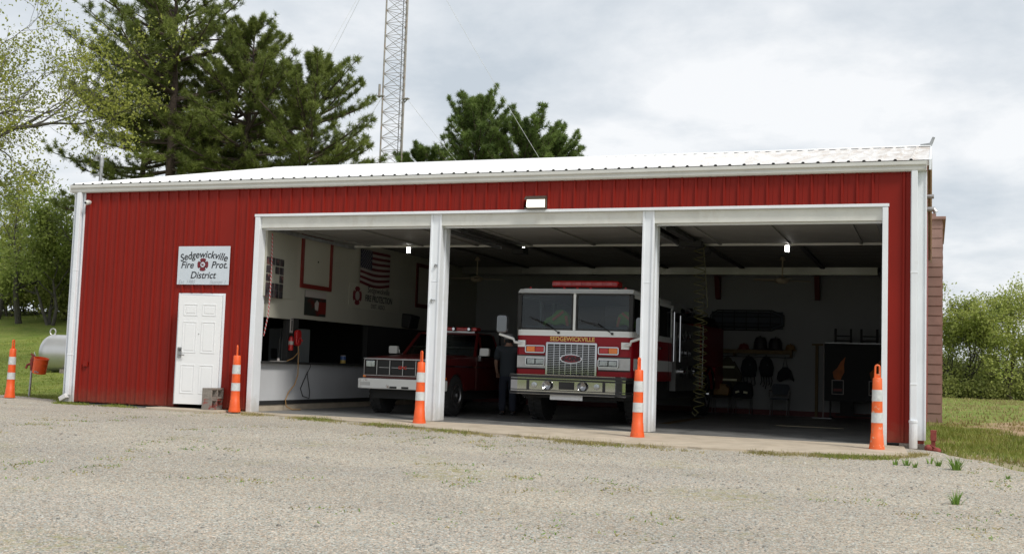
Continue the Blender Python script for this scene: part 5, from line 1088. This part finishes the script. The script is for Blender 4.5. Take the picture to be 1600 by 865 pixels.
for q in (moved(text('Sedgewickville', .19, .1, .001), .15, -.0135, .165), moved(text('FIRE PROTECTION', .20, .1, .001, offset=.004, stretch=.82), .17, -.0135, -.03), moved(text('DIST. ASSO.', .14, 0, .001), .15, -.0135, -.195)): lt.add(q.v, q.f)
lt.build('lettering', 'ink', t)
t = thing('dark_frame', 'dark framed board high on the left wall behind the post', 'frame', (.053, 7.6, 2.9)); f2_ = MB(); f2_.box(0, .03, -.6, .6, .45, .54).box(0, .03, -.6, .6, -.54, -.45).box(0, .03, -.6, -.51, -.45, .45).box(0, .03, .51, .6, -.45, .45); f2_.build('frame', 'darkred', t); MB().box(0, .01, -.51, .51, -.45, .45).build('panel', 'boardw', t)
t = thing('wall_speaker', 'black tilted loudspeaker on the wall above the pickup', 'speaker', (.12, 6.55, 2.0)); m = MB().box(-.1, .16, -.25, .25, -.16, .16); m.xf(Matrix.Rotation(R(12), 4, 'Y')); m.build('cabinet', 'black', t, bevel=.02); MB().box(-.065, .0, -.04, .04, -.05, .05).build('bracket', 'dark', t)
t = thing('fire_extinguisher', 'small red fire extinguisher on the dark alcove column', 'extinguisher', (.085, 1.28, 1.17)); MB().lathe([(.045, 0), (.05, .02), (.05, .22), (.03, .265), (.018, .28)], n=16).build('cylinder', 'extred', t, smooth=True); MB().lathe([(.0505, .11), (.0505, .18)], n=16).build('label_band', 'fl_white', t, smooth=True); MB().box(-.012, .012, -.05, .03, .28, .31).tube([(0, .02, .29), (.03, .06, .24), (.03, .06, .1)], .008, 6).build('valve', 'black', t)
t = thing('cord_reel', 'red cord reel on the dark alcove column with tan cord', 'reel', (.06, 1.50, 1.42)); MB().prism(rrect(-.09, .09, -.16, .16, .08), 'x', .0, .08).build('housing', 'extred', t, bevel=.015); MB().tube([(.09, -.05, -.11), (.11, -.08, -.04), (.11, -.0, .0), (.11, .07, -.06)], .012, 6).build('handle', 'roper', t)
cp_ = [(.12, 1.50, 1.27), (.13, 1.52, 1.1), (.15, 1.48, .95), (.17, 1.46, .7), (.13, 1.42, .5), (.10, 1.25, .35), (.10, 1.15, .2), (.12, 1.16, .08), (.2, 1.25, .02), (.24, 1.5, .015)]
tag(MB().tube(cp_, .011, 6).tube([(.13, 1.52, 1.15), (.14, 1.3, 1.02), (.12, 1.1, .96)], .010, 6).build('extension_cord', 'cord'), 'tan extension cord hanging from the red reel to the floor', 'cord')
tag(MB().tube([(.152, 1.95, .93), (.16, 1.95, .86), (.085, 1.93, .7), (.07, 1.75, .42), (.07, 1.85, .27), (.075, 2.1, .22), (.07, 2.12, .35), (.075, 2.0, .65), (.08, 1.97, .76)], .008, 6).build('black_cord', 'black'), 'thin black looped cord hanging down the low white wall', 'cord')
t = thing('vertical_placard', 'narrow white vertical placard above the fire extinguisher', 'placard', (.053, 1.33, 1.66)); MB().box(-.012, .006, -.045, .045, -.145, .145).build('board', 'fl_white', t); MB().box(.0061, .0075, -.022, .022, -.10, .10).box(.0061, .0075, -.03, .03, .115, .13).build('marking', 'ink', t)
t = thing('canister', 'blue and yellow canister standing on the dark counter', 'canister', (.02, 3.55, .946)); MB().lathe([(.06, 0), (.06, .07)], n=16).build('lower_label', 'yellow', t, smooth=True); MB().lathe([(.06, .071), (.06, .15)], n=16).build('upper_label', 'blue', t, smooth=True); MB().lathe([(.056, .151), (.056, .17), (.001, .171)], n=16).build('lid', 'fl_white', t)
t = thing('refrigerator', 'grey refrigerator in the dark alcove behind the low wall', 'refrigerator', (-.50, 1.9, .005)); MB().box(-.3, .3, 0, .6, 0, 1.62).build('body', 'fridge', t, bevel=.01); MB().box(-.295, -.01, -.03, -.002, .6, 1.61).box(.01, .295, -.03, -.002, .6, 1.61).box(-.295, .295, -.03, -.002, .03, .58).build('doors', 'fridge', t, bevel=.008); MB().tube([(-.03, -.05, .8), (-.03, -.05, 1.4)], .012, 6).tube([(.03, -.05, .8), (.03, -.05, 1.4)], .012, 6).build('handle', 'steel', t); MB().box(-.22, -.08, -.036, -.031, 1.0, 1.2).build('dispenser', 'dark', t)
t = thing('paper_stack', 'white paper lying on the dark counter near the jamb', 'paper'); t.location = (.02, .95, .946); MB().box(-.1, .1, -.14, .14, 0, .012).build('sheets', 'fl_white', t); MB().lathe([(.03, .0125), (.025, .06), (.001, .065)], n=12).build('cup', 'fl_white', t)
# ---- back wall
W_ = 10.99
t = thing('basket_stretcher', 'wire basket stretcher hung sideways on the back wall', 'stretcher', (7.5, W_-.08, 2.36)); bs_ = MB()
ol = [(-.92, .12), (-.75, .25), (.62, .25), (.92, .13), (.92, -.13), (.62, -.25), (-.75, -.25), (-.92, -.12)]
bs_.tube([(x, 0, z) for x, z in ol], .016, 6, closed=True).build('rim', 'black', t); b2 = MB(); b2.tube([(x*.92, -.12, z*.7) for x, z in ol], .012, 6, closed=True)
for x in (-.6, -.3, 0, .3, .6): b2.tube([(x, 0, .25), (x, -.12, .17), (x, -.12, -.17), (x, 0, -.25)], .010, 5)
for z in (-.08, .08): b2.tube([(-.85, -.12, z), (.85, -.12, z)], .010, 5)
b2.build('wire_basket', 'black', t); MB().box(-.9, .9, .02, .026, -.22, .22).build('mesh_liner', 'seat', t); MB().box(-.8, -.76, .026, .079, -.05, .05).box(.7, .74, .026, .079, -.05, .05).build('hanger', 'dark', t)
t = thing('coat_shelf', 'long wooden coat shelf with hooks on the back wall', 'shelf', (7.2, W_, 1.56)); MB().box(-1.4, 1.45, -.30, -.005, .03, .055).box(-1.4, 1.45, -.30, -.27, -.04, .029).build('board', 'wood', t); MB().tube([(-1.4, -.29, -.12), (1.45, -.29, -.12)], .012, 6).build('hook_rail', 'dark', t)
for x in (-1.3, 0, 1.4): MB().box(x, x+.04, -.29, -.005, -.13, .029).build('bracket', 'wood', t)
def helmet(x, label, m, r=.15, h=.19):
    t = thing('fire_helmet', label, 'helmet', (x, W_-.17, 1.617), 0, 'helmets on the coat shelf'); MB().lathe([(r*1.3, 0), (r*1.32, .012), (r, .03), (r*.97, h*.55), (r*.7, h*.9), (.001, h)], n=20).build('shell', m, t, smooth=True); MB().tube([(0, -r, .05), (0, -r*.75, h*.85), (0, 0, h+.012), (0, r*.75, h*.85)], .014, 6).build('crest', m, t)
helmet(6.55, 'dark helmet at the left part of the coat shelf', 'helm'); helmet(7.45, 'dull red helmet left of the two big black ones', 'helmr', .13, .15); helmet(7.86, 'tall black helmet, left of the big pair on the shelf', 'helm', .17, .34); helmet(8.23, 'tall black helmet, right of the big pair on the shelf', 'helm', .17, .32); helmet(8.60, 'ochre helmet at the right end of the coat shelf', 'helmo', .12, .16)
def coat(x, label, wd, m='tan'):
    t = thing('turnout_coat', label, 'coat', (x, W_-.18, 1.42), 0, 'turnout coats under the shelf'); c = MB()
    c.prism([(-.05, 0), (.05, 0), (.11, -.08), (.20*wd, -.35), (.24*wd, -.80), (-.24*wd, -.80), (-.20*wd, -.35), (-.11, -.08)], 'y', -.09, .09); c.build('cloth', m, t, bevel=.04)
    for s in (-1, 1): MB().tube([(s*.12, -.02, -.14), (s*.26*wd, -.04, -.45), (s*.27*wd, -.06, -.72)], [.07, .075, .065], 8).build('sleeve', m, t, smooth=True)
    tp = MB(); tp.box(-.22*wd, .22*wd, -.098, -.091, -.60, -.55).box(-.17*wd, .17*wd, -.098, -.091, -.28, -.23); tp.build('reflective_tape', 'refl', t)
coat(7.05, 'turnout coat with pale reflective bands under the shelf', 1.15); coat(6.62, 'darker turnout coat half hidden beside the engine', 1.0, 'pack')
def pack(x, zt, h, w_, label, straps):
    t = thing('backpack', label, 'backpack', (x, W_-.14, zt), 0, 'dark packs on the coat hooks'); MB().prism([(-.05, 0), (.05, 0), (w_*.8, -.2*h), (w_, -.55*h), (w_*.85, -h), (-w_*.7, -h), (-w_, -.6*h), (-w_*.75, -.2*h)], 'y', -.10, .09).build('bag', 'pack', t, bevel=.04)
    s_ = MB(); s_.tube([(0, 0, .04), (-.04, -.02, -.05)], .012, 5)
    for k in range(straps): xx = -w_*.7+1.4*w_*k/max(1, straps-1); s_.tube([(xx, -.05, -h+.05), (xx+.03, -.06, -h-.12-.06*(k % 2)), (xx-.01, -.05, -h-.2-.05*(k % 3))], .013, 5)
    s_.build('straps', 'pack', t); MB().box(.02, .06, -.106, -.1005, -.45*h, -.38*h).build('buckle', 'seat', t)
pack(7.58, 1.45, .52, .20, 'square dark pack, left of the three hanging packs', 4); pack(8.01, 1.45, .50, .18, 'dark pack with long dangling straps, middle of the three', 5); 
t = thing('drawstring_bag', 'pointed dark bag hanging at the right end of the shelf', 'bag', (8.47, W_-.12, 1.45), 0); MB().prism([(-.20, -.55), (-.17, -.38), (-.05, -.25), (.06, -.24), (.15, -.33), (.23, -.60), (.10, -.52), (-.02, -.56), (-.12, -.62)], 'y', -.08, .06).build('bag', 'pack', t, bevel=.025); MB().tube([(-.06, 0, -.27), (0, 0, .03), (.06, 0, -.27)], .010, 5).build('cord_loop', 'pack', t)
def chair(x, label, arms, m='dark'):
    t = thing('metal_chair', label, 'chair', (x, W_-.55, .005), 0, 'chairs along the back wall')
    MB().prism(rrect(-.21, .21, -.2, .2, .04), 'z', .40, .44).build('seat', m, t); MB().prism(rrect(-.21, .21, .52, .78, .07), 'y', .19, .215).build('backrest', m, t)
    for x_ in (-.2, .2):
        MB().tube([(x_, -.19, 0), (x_, -.18, .4)], .014, 6).build('leg', 'steel', t); MB().tube([(x_, .24, 0), (x_, .19, .42), (x_, .21, .6)], .014, 6).build('leg', 'steel', t)
    MB().tube([(-.2, -.185, .15), (.2, -.185, .15)], .009, 5).build('stretcher', 'steel', t)
    if arms:
        for s in (-1, 1): MB().tube([(s*.21, .2, .62), (s*.24, -.12, .62), (s*.21, -.18, .42)], .013, 6).build('armrest', 'steel', t)
    return t
chair(8.40, 'empty metal armchair, rightmost along the back wall', True, 'seat'); chair(7.50, 'metal chair holding a folded dark coat', False); chair(6.98, 'metal chair with orange folded gear on it', False)
t = thing('folded_coat', 'dark folded coat with two bright patches on a chair', 'coat', (7.50, W_-.58, .46)); MB().prism([(-.24, -.02), (-.25, .14), (-.12, .34), (.1, .36), (.24, .2), (.25, -.02)], 'y', -.2, .18).build('cloth', 'pack', t, bevel=.05); m = MB(); m.obox(Vector((-.1, -.21, .10)), (.10, .012, .05), Matrix.Rotation(R(-14), 3, 'Y')).obox(Vector((.1, -.21, .09)), (.10, .012, .05), Matrix.Rotation(R(8), 3, 'Y')); m.build('reflective_patch', 'refl', t)
t = thing('folded_gear', 'brownish orange folded gear on a chair', 'gear', (6.98, W_-.58, .455)); MB().prism([(-.2, 0), (-.22, .2), (-.1, .30), (.12, .28), (.22, .16), (.2, 0)], 'y', -.18, .16).build('cloth', 'helmo', t, bevel=.04)
t = thing('banner_stand', 'dark banner board printed with orange flames', 'banner', (10.2, W_-.75, .005)); MB().box(-.72, .95, -.02, .02, .42, 1.80).build('panel', 'banner', t); MB().box(-.72, .95, -.026, .026, 1.80, 1.825).build('top_rail', 'galv', t)
for fx in (-.37, .48):
    fl_ = MB().prism([(fx-.14, .98), (fx-.16, 1.12), (fx-.05, 1.22), (fx+.02, 1.36), (fx+.13, 1.48), (fx+.10, 1.3), (fx+.11, 1.12), (fx+.02, .93), (fx-.08, .92)], 'y', -.024, -.0205); fl_.build('flame_print', 'flame', t)
    fr_ = MB(); frame2d(fr_, fx-.18, fx+.10, .58, .93, -.025, -.0205, .02, .012); fr_.build('picture_border', 'fl_white', t); MB().box(fx-.14, fx+.06, -.024, -.0205, .66, .72).build('red_caption', 'boardred', t)
MB().box(-.35, -.05, -.05, .05, .12, .419).box(-.45, .9, -.06, .06, .08, .12).build('stand_foot', 'dark', t)
for x in (-.6, .8): MB().box(x, x+.04, .021, .5, .0, .04).box(x, x+.04, .021, .05, .04, .5).build('base_bar', 'dark', t)
t = thing('display_pole', 'slim grey pole on a flat base beside the banner', 'pole', (9.46, W_-.8, .005)); MB().cyl((0, 0, 0), (0, 0, 1.80), .015, 8).build('pole', 'fl_white', t); MB().box(-.25, .2, -.12, .12, 0, .012).build('base', 'galv', t)
t = thing('wooden_pole', 'yellowish wooden plank leaning on the back wall', 'plank', (9.23, W_-.06, .005)); MB().box(-.035, .035, -.02, .04, .0, 1.76).build('plank', 'wood', t); MB().box(-.12, .25, -.03, .05, 1.761, 1.80).build('top_piece', 'wood', t)
for x, lab in ((9.90, 'dark small rack on top of the banner, left one'), (10.5, 'dark small rack on top of the banner, right one')):
    t = thing('small_rack', lab, 'rack', (x, W_-.75, 1.832), 0, 'dark racks on the banner'); m = MB()
    for s in (-.20, .16): m.box(s, s+.05, -.04, .04, 0, .33)
    MB().box(-.15, .16, -.03, .03, .14, .17).build('rail', 'dark', t); MB().box(-.15, .16, -.03, .03, .03, .06).build('rail', 'dark', t); m.build('uprights', 'dark', t)

# ---------------------------------------------------------------- person between the trucks, seen from behind
def skin(name, pts, edges, rad, m, parent, root=0, sub=2):
    me = bpy.data.meshes.new(name); me.from_pydata(pts, edges, []); me.update(); o = bpy.data.objects.new(name, me); COL.objects.link(o); o.parent = parent; me.materials.append(K[m])
    s = o.modifiers.new('skin', 'SKIN'); s.use_smooth_shade = True
    if not me.skin_vertices: 
        bm = bmesh.new(); bm.from_mesh(me); bm.verts.layers.skin.verify(); bm.to_mesh(me); bm.free()
    for i, r in enumerate(rad): r = r if isinstance(r, tuple) else (r, r); me.skin_vertices[0].data[i].radius = r; me.skin_vertices[0].data[i].use_root = (i == root)
    u = o.modifiers.new('sub', 'SUBSURF'); u.levels = sub; u.render_levels = sub; return o
pe = thing('person', 'person in dark shirt and jeans standing with back turned beside the engine', 'person', (3.76, 3.7, .005), R(14))
# facing +Y (away); x right
pts = [(0, 0, .86), (0, -.01, 1.05), (0, -.02, 1.25), (0, -.01, 1.36), (0, .01, 1.43), (0, .03, 1.50), (0, .03, 1.58),
  (-.09, 0, .82), (-.10, .01, .45), (-.10, -.02, .07), (-.11, .14, .03), (.09, 0, .82), (.11, .01, .45), (.12, -.02, .07), (.13, .14, .03),
  (-.19, -.01, 1.33), (-.26, .0, 1.08), (-.25, .14, .90), (-.24, .19, .84), (.19, -.01, 1.33), (.25, .02, 1.08), (.21, .18, .93), (.20, .24, .89)]
ed_ = [(0, 1), (1, 2), (2, 3), (3, 4), (4, 5), (5, 6), (0, 7), (7, 8), (8, 9), (9, 10), (0, 11), (11, 12), (12, 13), (13, 14), (3, 15), (15, 16), (16, 17), (17, 18), (3, 19), (19, 20), (20, 21), (21, 22)]
rad = [(.14, .11), (.13, .10), (.15, .11), (.12, .09), .05, .09, .075, .085, .06, .045, .04, .085, .06, .045, .04, .055, .042, .032, .03, .055, .042, .032, .03]
body = skin('body', pts, ed_, rad, 'skin', pe)
for s, w0 in ((-1, Vector(pts[18])), (1, Vector(pts[22]))):
    d = Vector((0, .75, -.55)).normalized(); sd_ = Vector((1, 0, 0))
    fp_ = [tuple(w0-d*.02), tuple(w0+d*.045)]; fe = [(0, 1)]; fr = [.024, .026]
    for k, (off, ln) in enumerate(((-.028, .062), (-.010, .075), (.010, .070), (.027, .055))):
        b0 = len(fp_); q = w0+d*.05+sd_*off; fp_ += [tuple(q), tuple(q+d*ln*.5+Vector((0, 0, -.006))), tuple(q+d*ln*.85+Vector((0, -.01, -.03)))]; fe += [(1, b0), (b0, b0+1), (b0+1, b0+2)]; fr += [.010, .009, .007]
    b0 = len(fp_); q = w0-sd_*s*.03+d*.02; fp_ += [tuple(q), tuple(q-sd_*s*.022+d*.04)]; fe += [(0, b0), (b0, b0+1)]; fr += [.011, .008]
    skin('hand', fp_, fe, fr, 'skin', pe, sub=1)
skin('shirt', [(0, 0, .76), (0, -.01, 1.0), (0, -.02, 1.25), (0, -.01, 1.37), (-.19, -.01, 1.345), (-.255, .0, 1.10), (.19, -.01, 1.345), (.245, .01, 1.10)], [(0, 1), (1, 2), (2, 3), (3, 4), (4, 5), (3, 6), (6, 7)], [(.20, .15), (.19, .14), (.215, .145), (.15, .11), .10, .08, .10, .08], 'shirt', pe, root=1)
skin('trousers', [(0, 0, .96), (0, 0, .82), (-.09, 0, .78), (-.10, .01, .45), (-.10, -.02, .06), (.09, 0, .78), (.11, .01, .45), (.12, -.02, .06)], [(0, 1), (1, 2), (2, 3), (3, 4), (1, 5), (5, 6), (6, 7)], [(.17, .13), (.175, .135), .125, .09, .08, .125, .09, .08], 'jean', pe, root=1)
MB().lathe([(.10, -.01), (.102, .03), (.085, .075), (.04, .10), (.001, .105)], (0, .03, 1.56), 18).prism([(.0, 0)]*0 or [(-.07, .10), (.07, .10), (.055, .19), (0, .215), (-.055, .19)], 'z', 1.555, 1.567).build('cap', 'cap', pe, smooth=True)
MB().ball((0, .0, 1.52), (.093, .085, .06), 12, 8).build('hair', 'dark', pe, smooth=True)
for s in (-1, 1): MB().ball((s*.035, .115, 1.53), .014, 8, 6).build('eye', 'fl_white', pe, smooth=True); MB().ball((s*.096, .03, 1.515), (.015, .025, .035), 8, 6).build('ear', 'skin', pe, smooth=True)
MB().ball((0, .128, 1.505), (.014, .02, .025), 8, 6).build('nose', 'skin', pe, smooth=True); MB().ball((0, .112, 1.465), (.028, .012, .007), 8, 6).build('mouth', 'boardred', pe, smooth=True)
for s in (-1, 1): MB().box(s*.115-.05, s*.115+.05, -.07, .20, .0, .075).build('shoe', 'black', pe, bevel=.03)
